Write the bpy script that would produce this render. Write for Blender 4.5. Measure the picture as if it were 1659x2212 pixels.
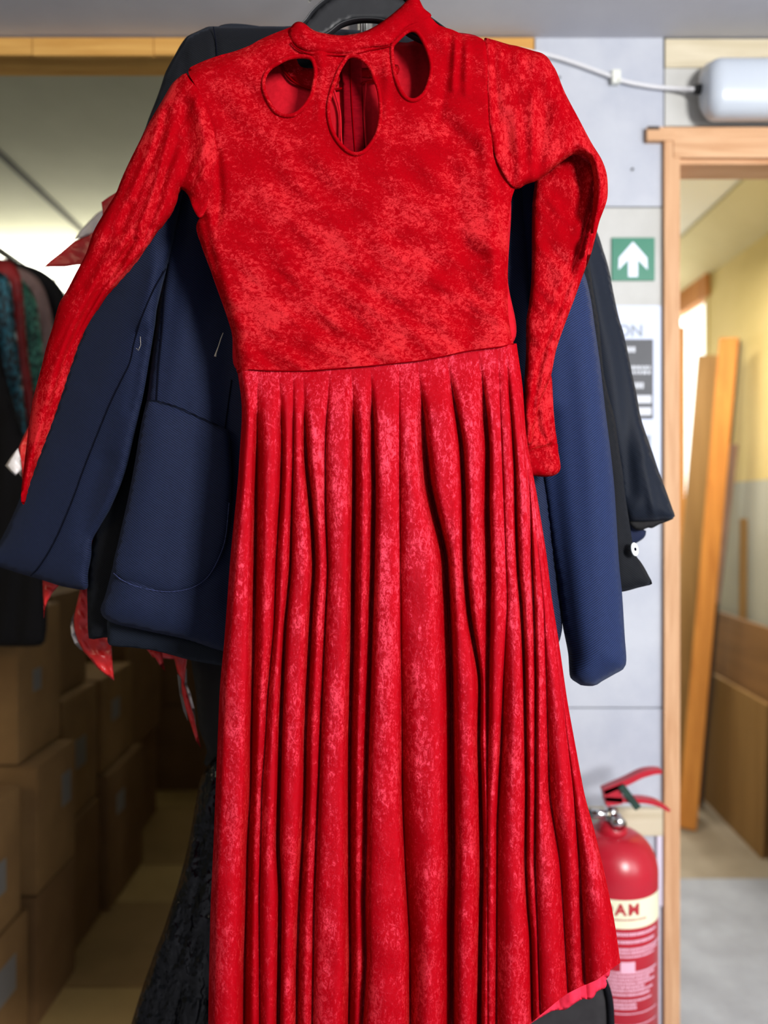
import bpy, bmesh, math, random
import numpy as np
from mathutils import Vector
from mathutils.geometry import delaunay_2d_cdt

for o in list(bpy.data.objects):
    bpy.data.objects.remove(o)
SC = bpy.context.scene
COL = SC.collection
random.seed(4)
R = math.radians

# ------------------------------------------------------------------ camera
FPX, CX, CY, EYE = 1660.0, 829.5, 1106.0, 1.35
cam_d = bpy.data.cameras.new('camera')
cam = bpy.data.objects.new('camera', cam_d)
COL.objects.link(cam)
cam.location = (0, 0, EYE)
cam.rotation_euler = (R(90), 0, 0)
cam_d.sensor_fit = 'HORIZONTAL'
cam_d.sensor_width = 36.0
cam_d.lens = 36.0 * FPX / 1659.0
cam_d.dof.use_dof = True
cam_d.dof.focus_distance = 0.93
cam_d.dof.aperture_fstop = 3.0
cam_d.clip_start = 0.02
SC.camera = cam

# ------------------------------------------------------------------ world, lights, exposure
world = bpy.data.worlds.new('overcast_sky')
SC.world = world
world.use_nodes = True
bg = world.node_tree.nodes['Background']
bg.inputs[0].default_value = (0.80, 0.90, 1.0, 1)
bg.inputs[1].default_value = 0.19


def area(name, loc, target, sx, sy, power, color):
    d = bpy.data.lights.new(name, 'AREA')
    d.shape = 'RECTANGLE'
    d.size, d.size_y, d.energy, d.color = sx, sy, power, color
    o = bpy.data.objects.new(name, d)
    COL.objects.link(o)
    o.location = loc
    o.rotation_euler = (Vector(target) - Vector(loc)).to_track_quat('-Z', 'Y').to_euler()
    return o


area('front_window_daylight', (1.55, -1.35, 2.0), (0.1, 1.0, 1.25), 0.50, 0.70, 96, (1.0, 0.98, 0.96))
area('side_window_daylight', (2.25, -0.3, 1.45), (0.3, 0.9, 1.6), 0.8, 1.1, 17, (0.93, 0.96, 1.0))
area('warm_left_fill', (-1.7, -0.5, 2.1), (0.0, 0.9, 1.2), 0.9, 0.3, 5, (1.0, 0.80, 0.55))  # weak warm fill added to redden the left-facing folds
area('back_room_daylight', (1.62, 4.7, 1.9), (0.6, 3.6, 1.2), 1.3, 1.2, 62, (1.0, 0.97, 0.90))
area('back_room_fill', (1.0, 2.75, 2.35), (1.15, 3.0, 0.0), 0.9, 0.3, 25, (1.0, 0.93, 0.8))  # unseen overhead fill added to brighten the back room
SC.view_settings.view_transform = 'Standard'
SC.view_settings.look = 'None'
SC.view_settings.gamma = 1.0
SC.view_settings.use_curve_mapping = False
SC.view_settings.exposure = 0.35
SC.cycles.max_bounces = 6
SC.cycles.use_denoising = True
SC.cycles.sample_clamp_indirect = 4.0
SC.cycles.caustics_reflective = False
SC.cycles.caustics_refractive = False


def W(px, py, D):
    """point at depth D metres in front of the lens that shows at this place of the 1659x2212 frame"""
    return ((px - CX) / FPX * D, D, EYE - (py - CY) / FPX * D)


# ------------------------------------------------------------------ materials
def srgb(r, g, b):
    def f(c):
        c /= 255.0
        return c / 12.92 if c <= 0.04045 else ((c + 0.055) / 1.055) ** 2.4
    return (f(r), f(g), f(b), 1)


def newmat(name):
    m = bpy.data.materials.new(name)
    m.use_nodes = True
    nt = m.node_tree
    return m, nt, nt.nodes['Principled BSDF']


def N(nt, t, **kw):
    n = nt.nodes.new(t)
    for k, v in kw.items():
        setattr(n, k, v)
    return n


def coords(nt, scale=(1, 1, 1), rot=(0, 0, 0)):
    tc = N(nt, 'ShaderNodeTexCoord')
    mp = N(nt, 'ShaderNodeMapping')
    mp.inputs['Scale'].default_value = scale
    mp.inputs['Rotation'].default_value = rot
    nt.links.new(tc.outputs['Object'], mp.inputs['Vector'])
    return mp.outputs['Vector']


def noise(nt, vec, scale, detail=4, rough=0.55, dist=0.0):
    n = N(nt, 'ShaderNodeTexNoise')
    n.inputs['Scale'].default_value = scale
    n.inputs['Detail'].default_value = detail
    n.inputs['Roughness'].default_value = rough
    n.inputs['Distortion'].default_value = dist
    nt.links.new(vec, n.inputs['Vector'])
    return n.outputs['Fac']


def ramp(nt, fac, stops):
    r = N(nt, 'ShaderNodeValToRGB')
    el = r.color_ramp.elements
    while len(el) < len(stops):
        el.new(0.5)
    for e, (p, c) in zip(el, stops):
        e.position = p
        e.color = c
    nt.links.new(fac, r.inputs['Fac'])
    return r.outputs['Color']


def bump(nt, bsdf, h, strength=0.3, dist=0.002):
    b = N(nt, 'ShaderNodeBump')
    b.inputs['Strength'].default_value = strength
    b.inputs['Distance'].default_value = dist
    nt.links.new(h, b.inputs['Height'])
    nt.links.new(b.outputs['Normal'], bsdf.inputs['Normal'])
    return b


def simple(name, c1, c2=None, rough=0.7, scale=8.0, stretch=(1, 1, 1), bmp=0.0, metal=0.0, spec=0.5, detail=5, rot=(0, 0, 0), p0=0.35, p1=0.65, bd=0.002):
    m, nt, b = newmat(name)
    v = coords(nt, stretch, rot)
    f = noise(nt, v, scale, detail, 0.6)
    col = ramp(nt, f, [(p0, c1), (p1, c2 or c1)])
    nt.links.new(col, b.inputs['Base Color'])
    b.inputs['Roughness'].default_value = rough
    b.inputs['Metallic'].default_value = metal
    b.inputs['Specular IOR Level'].default_value = spec
    if bmp:
        bump(nt, b, f, bmp, bd)
    return m


def velvet(name, rot=(0, 0, 0), stretch=(1, 1, 1), cover=0.0, scale=1.0, zvar=None, gloss=(0.42, 0.01), spec=0.10, bigw=0.62, gtint=(1.0, 0.12, 0.17, 1), lum=1.0):
    """crushed velvet: pile pushed over in patches, each patch with its own lean"""
    m, nt, b = newmat(name)
    v = coords(nt, stretch, rot)
    big = noise(nt, v, 22 * scale, 3, 0.5, 0.4)
    mid = noise(nt, v, 190 * scale, 10, 0.80, 0.8)
    fine = noise(nt, v, 700, 3, 0.7, 0.3)
    mx = N(nt, 'ShaderNodeMath', operation='MULTIPLY_ADD')
    nt.links.new(big, mx.inputs[0]); mx.inputs[1].default_value = bigw
    nt.links.new(mid, mx.inputs[2])
    mx2 = N(nt, 'ShaderNodeMath', operation='MULTIPLY_ADD')
    nt.links.new(fine, mx2.inputs[0]); mx2.inputs[1].default_value = 0.35
    nt.links.new(mx.outputs[0], mx2.inputs[2])
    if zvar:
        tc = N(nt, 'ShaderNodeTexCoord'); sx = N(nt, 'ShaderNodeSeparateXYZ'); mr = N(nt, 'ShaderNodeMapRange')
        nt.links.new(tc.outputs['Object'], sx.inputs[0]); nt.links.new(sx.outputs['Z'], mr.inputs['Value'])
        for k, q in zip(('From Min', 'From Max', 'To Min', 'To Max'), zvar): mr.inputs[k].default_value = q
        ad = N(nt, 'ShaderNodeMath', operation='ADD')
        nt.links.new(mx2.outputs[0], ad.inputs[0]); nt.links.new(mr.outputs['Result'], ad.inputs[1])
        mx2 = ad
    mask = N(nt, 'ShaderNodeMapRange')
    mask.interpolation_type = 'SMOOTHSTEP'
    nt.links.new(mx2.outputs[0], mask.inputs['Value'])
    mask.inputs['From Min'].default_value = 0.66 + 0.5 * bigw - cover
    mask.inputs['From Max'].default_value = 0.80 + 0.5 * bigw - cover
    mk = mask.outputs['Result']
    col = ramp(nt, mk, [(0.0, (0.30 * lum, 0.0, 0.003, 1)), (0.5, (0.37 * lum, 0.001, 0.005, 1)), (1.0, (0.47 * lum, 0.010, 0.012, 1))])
    nt.links.new(col, b.inputs['Base Color'])
    b.inputs['Roughness'].default_value = 0.8
    b.inputs['Specular IOR Level'].default_value = 0.0
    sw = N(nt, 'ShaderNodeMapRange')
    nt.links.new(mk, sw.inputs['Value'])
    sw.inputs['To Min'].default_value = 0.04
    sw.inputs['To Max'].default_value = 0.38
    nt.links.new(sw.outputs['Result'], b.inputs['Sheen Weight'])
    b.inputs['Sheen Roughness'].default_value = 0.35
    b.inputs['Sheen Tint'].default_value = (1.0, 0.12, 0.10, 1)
    hh = N(nt, 'ShaderNodeMath', operation='MULTIPLY_ADD')
    nt.links.new(fine, hh.inputs[0]); hh.inputs[1].default_value = 0.35
    nt.links.new(mid, hh.inputs[2])
    bp = bump(nt, b, hh.outputs[0], 0.6, 0.0022)
    gl = N(nt, 'ShaderNodeBsdfGlossy')
    gl.inputs['Color'].default_value = gtint
    gl.inputs['Roughness'].default_value = gloss[0]
    nt.links.new(bp.outputs['Normal'], gl.inputs['Normal'])
    gf = N(nt, 'ShaderNodeMapRange')
    nt.links.new(mk, gf.inputs['Value'])
    gf.inputs['To Min'].default_value = gloss[1]
    gf.inputs['To Max'].default_value = spec
    ms = N(nt, 'ShaderNodeMixShader')
    nt.links.new(gf.outputs['Result'], ms.inputs[0])
    nt.links.new(b.outputs[0], ms.inputs[1]); nt.links.new(gl.outputs[0], ms.inputs[2])
    nt.links.new(ms.outputs[0], nt.nodes['Material Output'].inputs['Surface'])
    return m


def twill(name, dark, lightc, ang=-35, scale=1150, sheen=0.15, contrast=1.0, rough=0.75):
    m, nt, b = newmat(name)
    v = coords(nt, (1, 1, 1), (0, R(ang), 0))
    w = N(nt, 'ShaderNodeTexWave', wave_type='BANDS', bands_direction='Z')
    w.inputs['Scale'].default_value = scale / 20.0 * 2.2
    w.inputs['Distortion'].default_value = 0.6
    w.inputs['Detail'].default_value = 1
    w.inputs['Detail Scale'].default_value = 60
    nt.links.new(v, w.inputs['Vector'])
    f = noise(nt, v, 160, 3, 0.6)
    ad = N(nt, 'ShaderNodeMath', operation='MULTIPLY_ADD')
    nt.links.new(f, ad.inputs[0]); ad.inputs[1].default_value = 0.35
    nt.links.new(w.outputs['Fac'], ad.inputs[2])
    col = ramp(nt, ad.outputs[0], [(0.1, dark), (0.95, lightc)])
    nt.links.new(col, b.inputs['Base Color'])
    b.inputs['Roughness'].default_value = rough
    b.inputs['Specular IOR Level'].default_value = 0.10
    b.inputs['Sheen Weight'].default_value = sheen
    b.inputs['Sheen Roughness'].default_value = 0.5
    b.inputs['Sheen Tint'].default_value = (0.55, 0.68, 1.0, 1)
    bump(nt, b, ad.outputs[0], 0.35 * contrast, 0.0004)
    return m


def wood(name, c1, c2, axis='Z', scale=14, rough=0.65, bmp=0.1):
    m, nt, b = newmat(name)
    st = {'X': (0.07, 1, 1), 'Z': (1, 1, 0.07), 'Y': (1, 0.07, 1)}[axis]
    v = coords(nt, st)
    f = noise(nt, v, scale * 3, 6, 0.6, 1.2)
    col = ramp(nt, f, [(0.3, c1), (0.7, c2)])
    k = N(nt, 'ShaderNodeTexVoronoi')
    k.inputs['Scale'].default_value = 3.2
    v2 = coords(nt, {'X': (0.5, 1, 1), 'Z': (1, 1, 0.5), 'Y': (1, 0.5, 1)}[axis])
    nt.links.new(v2, k.inputs['Vector'])
    kr = ramp(nt, k.outputs['Distance'], [(0.02, (0.35, 0.25, 0.2, 1)), (0.06, (1, 1, 1, 1))])
    mixn = N(nt, 'ShaderNodeMix', data_type='RGBA', blend_type='MULTIPLY')
    mixn.inputs[0].default_value = 0.8
    nt.links.new(col, mixn.inputs[6]); nt.links.new(kr, mixn.inputs[7])
    nt.links.new(mixn.outputs[2], b.inputs['Base Color'])
    b.inputs['Roughness'].default_value = rough
    b.inputs['Specular IOR Level'].default_value = 0.3
    bump(nt, b, f, bmp, 0.001)
    return m


M = {}
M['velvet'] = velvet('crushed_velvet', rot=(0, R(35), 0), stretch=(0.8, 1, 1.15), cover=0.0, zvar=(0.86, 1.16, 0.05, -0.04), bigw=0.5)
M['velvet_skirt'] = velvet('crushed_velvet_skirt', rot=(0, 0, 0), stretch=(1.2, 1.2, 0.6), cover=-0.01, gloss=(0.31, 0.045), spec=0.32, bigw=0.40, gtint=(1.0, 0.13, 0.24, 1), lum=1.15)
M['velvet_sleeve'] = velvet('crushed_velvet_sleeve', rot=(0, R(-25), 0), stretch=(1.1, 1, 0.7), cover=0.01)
M['red_lining'] = simple('matte_red_backing', (0.50, 0.006, 0.016, 1), (0.42, 0.004, 0.012, 1), 0.9, 200, bmp=0.1, spec=0.1)
M['pink_lining'] = simple('pink_red_backing', (0.80, 0.03, 0.07, 1), (0.72, 0.02, 0.055, 1), 0.9, 120, spec=0.1)
M['zip_tape'] = simple('zip_tape', (0.16, 0.0, 0.004, 1), (0.22, 0.001, 0.006, 1), 0.9, 300, stretch=(0.3, 1, 1), bmp=0.3, spec=0.05)
M['seam'] = simple('seam_shade', (0.18, 0.0, 0.002, 1), rough=0.9, spec=0.0)
M['navy'] = twill('navy_twill', srgb(12, 16, 27), srgb(31, 39, 67), sheen=0.04)
M['navy_r'] = twill('navy_twill_sleeve', srgb(14, 21, 40), srgb(34, 47, 86), ang=35, sheen=0.05, contrast=0.7)
M['black'] = twill('black_suiting', srgb(11, 12, 15), srgb(22, 24, 29), sheen=0.02, contrast=0.5)
M['blackblue'] = twill('blue_black_suiting', srgb(11, 14, 20), srgb(24, 30, 42), sheen=0.04, contrast=0.3, rough=0.6)
M['navyseam'] = simple('navy_seam', srgb(9, 12, 24), rough=0.9, spec=0.05)
M['stitch'] = simple('navy_stitch', srgb(64, 74, 120), srgb(20, 26, 50), 0.8, 900, spec=0.2)
M['plastic_black'] = simple('black_plastic', srgb(26, 27, 30), srgb(34, 35, 38), 0.5, 40, spec=0.4)
M['steel'] = simple('brushed_steel', (0.35, 0.35, 0.36, 1), (0.5, 0.5, 0.5, 1), 0.32, 30, (1, 1, 0.1), metal=1.0)
M['chrome'] = simple('chrome', (0.7, 0.7, 0.7, 1), rough=0.12, metal=1.0)
M['panel_blue'] = simple('painted_board_cool', srgb(170, 175, 188), srgb(188, 192, 201), 0.8, 5, bmp=0.08)
M['panel_warm'] = simple('painted_board_warm', srgb(184, 184, 180), srgb(198, 198, 195), 0.8, 6, bmp=0.08)
M['plank_cream'] = wood('cream_plank', srgb(190, 178, 150), srgb(212, 202, 178), 'X', 10)
M['ceil'] = simple('painted_ceiling', srgb(182, 182, 190), srgb(192, 192, 198), 0.9, 3, bmp=0.03)
M['pine'] = wood('pine_trim', srgb(186, 138, 98), srgb(214, 172, 134), 'Z', 14)
M['pine_x'] = wood('pine_header', srgb(186, 138, 98), srgb(214, 172, 134), 'X', 14)
M['lintel'] = wood('lintel_timber', srgb(188, 134, 62), srgb(222, 174, 98), 'X', 10)
M['cable'] = simple('white_cable', srgb(214, 214, 218), rough=0.5)
M['clip'] = simple('cable_clip', srgb(222, 224, 216), rough=0.5)
M['diffuser'] = simple('lamp_diffuser', srgb(186, 195, 208), srgb(192, 200, 210), 0.28, 3)
M['green'] = simple('sign_green', (0.0, 0.17, 0.095, 1), rough=0.45)
M['white'] = simple('sign_white', srgb(226, 232, 250), rough=0.5)
M['paper'] = simple('poster_paper', srgb(204, 214, 238), srgb(210, 218, 240), 0.6, 4)
M['greyink'] = simple('grey_ink', srgb(150, 158, 168), rough=0.7)
M['darkink'] = simple('dark_ink', srgb(84, 86, 90), srgb(92, 93, 97), 0.7, 10)
M['whiteink'] = simple('white_ink', srgb(214, 218, 226), rough=0.7)
M['ext_red'] = simple('extinguisher_red', (0.40, 0.008, 0.022, 1), (0.46, 0.01, 0.026, 1), 0.3, 5)
M['ext_cream'] = simple('cream_label', srgb(232, 232, 200), rough=0.35)
M['ext_ink'] = simple('label_red_ink', (0.42, 0.02, 0.03, 1), rough=0.4)
M['ext_print'] = simple('label_white_print', srgb(232, 176, 196), rough=0.4)
M['tag_green'] = simple('green_tag', srgb(10, 34, 27), srgb(18, 54, 42), 0.5, 60)
M['conduit'] = simple('white_trunking', srgb(214, 206, 222), rough=0.5)
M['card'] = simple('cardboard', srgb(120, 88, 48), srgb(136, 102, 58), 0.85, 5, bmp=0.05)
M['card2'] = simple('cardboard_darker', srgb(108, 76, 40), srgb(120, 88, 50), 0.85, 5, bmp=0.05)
M['tape'] = simple('parcel_tape', srgb(128, 96, 54), rough=0.3)
M['boxlabel'] = simple('box_label', srgb(112, 108, 104), rough=0.6)
M['floorL'] = simple('tan_floor_sheet', srgb(150, 122, 74), srgb(164, 136, 84), 0.8, 4)
M['floorL2'] = simple('tan_floor_sheet_dark', srgb(128, 100, 58), srgb(142, 112, 68), 0.8, 4)
M['concrete'] = simple('concrete', srgb(134, 137, 146), srgb(152, 156, 166), 0.75, 6, bmp=0.15, detail=8)
M['concrete_far'] = simple('concrete_dusty', srgb(128, 116, 98), srgb(146, 134, 116), 0.8, 5, bmp=0.1, detail=8)
M['cream'] = simple('cream_paint', srgb(222, 219, 208), srgb(228, 225, 214), 0.9, 3)
M['yellow'] = simple('yellow_paint', srgb(214, 192, 124), srgb(224, 202, 138), 0.85, 2.5)
M['greige'] = simple('greige_board', srgb(176, 176, 162), srgb(184, 184, 170), 0.8, 3)
M['sloped'] = simple('sloped_cream', srgb(206, 192, 142), srgb(216, 204, 158), 0.9, 3)
M['oak'] = wood('orange_plank', srgb(170, 104, 40), srgb(206, 138, 62), 'Z', 8)
M['ply'] = wood('plywood', srgb(138, 104, 60), srgb(164, 128, 80), 'Z', 5)
M['ply_dark'] = wood('brown_board', srgb(118, 86, 56), srgb(150, 110, 70), 'Y', 4)
M['pinkwood'] = wood('pinkish_batten', srgb(140, 112, 100), srgb(168, 138, 124), 'Z', 8)
M['dark_gap_bracket'] = simple('gap_shade_and_bracket', srgb(70, 58, 50), rough=0.8)  # dark brown for the painted gap shade and the door bracket
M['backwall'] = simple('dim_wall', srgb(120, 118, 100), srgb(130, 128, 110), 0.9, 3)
M['leftceil'] = simple('left_ceiling', srgb(182, 180, 160), srgb(192, 190, 170), 0.9, 3, bmp=0.03)
M['dark_seam'] = simple('dark_joint', srgb(60, 58, 52), rough=0.9)
M['plastic_red'] = simple('red_plastic_film', (0.50, 0.012, 0.014, 1), (0.62, 0.02, 0.02, 1), 0.25, 60, bmp=0.6, bd=0.004)
M['plastic_white'] = simple('white_plastic_film', srgb(214, 208, 206), srgb(228, 222, 220), 0.3, 60, bmp=0.5, bd=0.004)
M['gloss_black'] = simple('glossy_black_cloth', srgb(5, 5, 8), srgb(12, 12, 18), 0.16, 60, (1, 1, 0.5), bmp=1.0, bd=0.012, detail=2, spec=0.25)
M['matte_black'] = simple('matte_black_cloth', srgb(13, 12, 14), srgb(20, 19, 22), 0.8, 40, (1, 1, 0.2), bmp=0.5, bd=0.004, spec=0.3)
M['charcoal'] = simple('charcoal_cloth', srgb(42, 40, 42), srgb(48, 46, 48), 0.9, 60, spec=0.2)
M['piping'] = simple('black_velvet_piping', srgb(13, 12, 16), srgb(24, 24, 30), 0.9, 500, bmp=0.4, spec=0.1)
M['button'] = simple('pearl_button', srgb(228, 232, 232), srgb(200, 206, 210), 0.15, 200)
M['thread'] = simple('loose_thread', srgb(196, 190, 176), rough=0.7)


def glitter(name, dark, bright):
    m = simple(name, dark, bright, 0.3, 130, (1, 1, 0.5), bmp=1.0, bd=0.006, p0=0.45, p1=0.62)
    return m


M['teal'] = glitter('teal_sequins', srgb(8, 24, 30), srgb(50, 130, 150))
M['mint'] = glitter('mint_sequins', srgb(20, 60, 50), srgb(90, 180, 150))
M['dusty'] = simple('dusty_pink', srgb(140, 112, 106), srgb(156, 128, 122), 0.8, 20)
M['redcloth'] = simple('red_cloth', srgb(120, 12, 16), srgb(150, 22, 24), 0.6, 30)


def emit(name, col, s):
    m, nt, b = newmat(name)
    b.inputs['Base Color'].default_value = (0.8, 0.8, 0.8, 1)
    b.inputs['Emission Color'].default_value = col
    b.inputs['Emission Strength'].default_value = s
    return m


M['skyglass'] = emit('daylit_glass', (0.90, 1.0, 0.93, 1), 1.25)
M['skyglass_left'] = emit('daylit_glass_warm', (1.0, 0.98, 0.84, 1), 5.0)


# ------------------------------------------------------------------ object helpers
def meta(o, label=None, cat=None, group=None, kind=None):
    if label: o['label'] = label
    if cat: o['category'] = cat
    if group: o['group'] = group
    if kind: o['kind'] = kind
    return o


def thing(name, label, cat, loc=(0, 0, 0), group=None):
    o = bpy.data.objects.new(name, None)
    COL.objects.link(o)
    o.location = loc
    o.empty_display_size = 0.05
    return meta(o, label, cat, group)


def link(name, me, mat, parent=None, smooth=True):
    o = bpy.data.objects.new(name, me)
    COL.objects.link(o)
    if mat is not None:
        me.materials.append(M[mat] if isinstance(mat, str) else mat)
    if smooth:
        me.polygons.foreach_set('use_smooth', [True] * len(me.polygons))
    if parent is not None:
        o.parent = parent
        q = parent
        off = Vector((0, 0, 0))
        while q is not None:
            off += q.location
            q = q.parent
        me.transform(__import__('mathutils').Matrix.Translation(-off))
    return o


def box(name, a, b, mat, parent=None, bev=0.002, label=None):
    """axis box between two corners, bevelled"""
    bm = bmesh.new()
    bmesh.ops.create_cube(bm, size=1)
    ax = [min(a[i], b[i]) for i in range(3)]
    bx = [max(a[i], b[i]) for i in range(3)]
    for v in bm.verts:
        v.co = Vector([(ax[i] + bx[i]) / 2 + v.co[i] * (bx[i] - ax[i]) for i in range(3)])
    if bev:
        bmesh.ops.bevel(bm, geom=list(bm.edges), offset=bev, segments=2, affect='EDGES', profile=0.6)
    me = bpy.data.meshes.new(name)
    bm.to_mesh(me)
    bm.free()
    o = link(name, me, mat, parent, smooth=False)
    if label: o['label'] = label
    return o


def pbox(name, x0, y0, x1, y1, D, depth, mat, parent=None, bev=0.002):
    """box whose front face fills the given frame rectangle at depth D"""
    p, q = W(x0, y0, D), W(x1, y1, D)
    return box(name, (p[0], D, p[2]), (q[0], D + depth, q[2]), mat, parent, bev)


def board(name, p0, p1, width, thick, wdir, mat, parent=None):
    """a plank from p0 to p1"""
    p0, p1 = Vector(p0), Vector(p1)
    ax = (p1 - p0).normalized()
    w = Vector(wdir); w = (w - ax * w.dot(ax)).normalized()
    t = ax.cross(w).normalized()
    bm = bmesh.new()
    vs = []
    for e in (p0, p1):
        for sw, st in ((-1, -1), (1, -1), (1, 1), (-1, 1)):
            vs.append(bm.verts.new(e + w * sw * width / 2 + t * st * thick / 2))
    for f in ((0, 1, 2, 3), (7, 6, 5, 4), (0, 4, 5, 1), (1, 5, 6, 2), (2, 6, 7, 3), (3, 7, 4, 0)):
        bm.faces.new([vs[i] for i in f])
    bmesh.ops.recalc_face_normals(bm, faces=bm.faces)
    bmesh.ops.bevel(bm, geom=list(bm.edges), offset=0.0015, segments=1, affect='EDGES')
    me = bpy.data.meshes.new(name)
    bm.to_mesh(me); bm.free()
    return link(name, me, mat, parent, smooth=False)


def tube(name, pts, r, mat, parent=None, sides=10, closed=False, flat=1.0):
    pts = [Vector(p) for p in pts]
    n = len(pts)
    rs = r if isinstance(r, (list, tuple)) else [r] * n
    vs, fs = [], []
    up = Vector((0, 1, 0))
    for i, p in enumerate(pts):
        a = pts[(i - 1) % n] if (closed or i) else pts[0]
        b = pts[(i + 1) % n] if (closed or i < n - 1) else pts[-1]
        t = (b - a).normalized()
        u = up - t * up.dot(t)
        if u.length < 1e-3:
            u = Vector((1, 0, 0)) - t * t.x
        u.normalize()
        w = t.cross(u)
        for k in range(sides):
            an = 2 * math.pi * k / sides
            vs.append(p + u * math.cos(an) * rs[i] * flat + w * math.sin(an) * rs[i])
    for i in range(n if closed else n - 1):
        j = (i + 1) % n
        for k in range(sides):
            l = (k + 1) % sides
            fs.append((i * sides + k, i * sides + l, j * sides + l, j * sides + k))
    if not closed:
        fs.append(tuple(range(sides))[::-1])
        fs.append(tuple((n - 1) * sides + k for k in range(sides)))
    me = bpy.data.meshes.new(name)
    me.from_pydata(vs, [], fs)
    return link(name, me, mat, parent)


def lathe(name, prof, centre, mat, parent=None, seg=48, a0=0, a1=2 * math.pi):
    """prof: (radius, z) list, turned round the vertical axis"""
    vs, fs = [], []
    full = abs(a1 - a0 - 2 * math.pi) < 1e-6
    ns = seg if full else seg + 1
    for (r, z) in prof:
        for k in range(ns):
            an = a0 + (a1 - a0) * k / seg
            vs.append((centre[0] + r * math.sin(an), centre[1] - r * math.cos(an), centre[2] + z))
    for i in range(len(prof) - 1):
        for k in range(seg):
            l = (k + 1) % ns
            fs.append((i * ns + k, i * ns + l, (i + 1) * ns + l, (i + 1) * ns + k))
    me = bpy.data.meshes.new(name)
    me.from_pydata(vs, [], fs)
    return link(name, me, mat, parent)


def smoothline(pts, step, closed=False):
    """Catmull-Rom through the points, resampled"""
    P = np.array(pts, float)
    n = len(P)
    out = []
    rng = range(n if closed else n - 1)
    for i in rng:
        p1, p2 = P[i], P[(i + 1) % n]
        p0 = P[(i - 1) % n] if (closed or i) else p1
        p3 = P[(i + 2) % n] if (closed or i < n - 2) else p2
        L = np.linalg.norm(p2 - p1)
        k = max(1, int(round(L / step)))
        # centripetal-ish tangents limited so corners stay tidy
        d0, d2 = max(np.linalg.norm(p1 - p0), 1e-6), max(np.linalg.norm(p3 - p2), 1e-6)
        t1 = (p2 - p0) / (d0 + L) * L
        t2 = (p3 - p1) / (d2 + L) * L
        for j in range(k):
            t = j / k
            h00 = 2 * t**3 - 3 * t**2 + 1; h10 = t**3 - 2 * t**2 + t
            h01 = -2 * t**3 + 3 * t**2; h11 = t**3 - t**2
            out.append(h00 * p1 + h10 * t1 + h01 * p2 + h11 * t2)
    if not closed:
        out.append(P[-1])
    return np.array(out)


def inside(P, poly):
    x, y = P[:, 0], P[:, 1]
    c = np.zeros(len(P), bool)
    n = len(poly)
    for i in range(n):
        x1, y1 = poly[i]; x2, y2 = poly[(i + 1) % n]
        if y1 == y2: continue
        m = ((y1 > y) != (y2 > y))
        xi = (x2 - x1) * (y - y1) / (y2 - y1) + x1
        c ^= m & (x < xi)
    return c


def segdist(P, line, closed=False):
    """distance from points to a polyline, and signed side"""
    L = np.array(line, float)
    A = L if closed else L[:-1]
    B = np.roll(L, -1, 0) if closed else L[1:]
    d = B - A
    ll = (d**2).sum(1) + 1e-9
    best = np.full(len(P), 1e9); side = np.zeros(len(P))
    CH = 4000
    for s in range(0, len(P), CH):
        Q = P[s:s + CH]
        ap = Q[:, None, :] - A[None]
        t = np.clip((ap * d[None]).sum(2) / ll[None], 0, 1)
        r = ap - t[..., None] * d[None]
        dd = (r**2).sum(2)
        k = dd.argmin(1)
        ix = np.arange(len(Q))
        best[s:s + CH] = np.sqrt(dd[ix, k])
        side[s:s + CH] = np.sign(d[k, 0] * ap[ix, k, 1] - d[k, 1] * ap[ix, k, 0])
    return best, side


def creases(lst):
    """lst of (polyline, depth_mm (+ = valley, - = ridge), width_px)"""
    L = [(smoothline(p, 12), d / 1000.0, w) for p, d, w in lst]
    def f(P):
        h = np.zeros(len(P))
        for p, d, w in L:
            dist, _ = segdist(P, p)
            h -= d * np.exp(-(dist / w)**2)
        return h
    return f


def wav(seed, n, lam, ang, spread, amp):
    """directional wrinkles: sum of n sines, wavelength lam px, crest direction ang degrees"""
    rs = np.random.RandomState(seed)
    k = []
    for _ in range(n):
        a = R(ang + rs.uniform(-spread, spread)) + math.pi / 2
        l = lam * rs.uniform(0.6, 1.6)
        k.append((math.cos(a) * 2 * math.pi / l, math.sin(a) * 2 * math.pi / l, rs.uniform(0, 6.28), rs.uniform(0.4, 1)))
    def f(P):
        h = np.zeros(len(P))
        for kx, ky, ph, a in k:
            h += a * np.sin(P[:, 0] * kx + P[:, 1] * ky + ph)
        return h * amp / 1000.0 / math.sqrt(n)
    return f


def both(*fs):
    return lambda P: sum(f(P) for f in fs)


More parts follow.
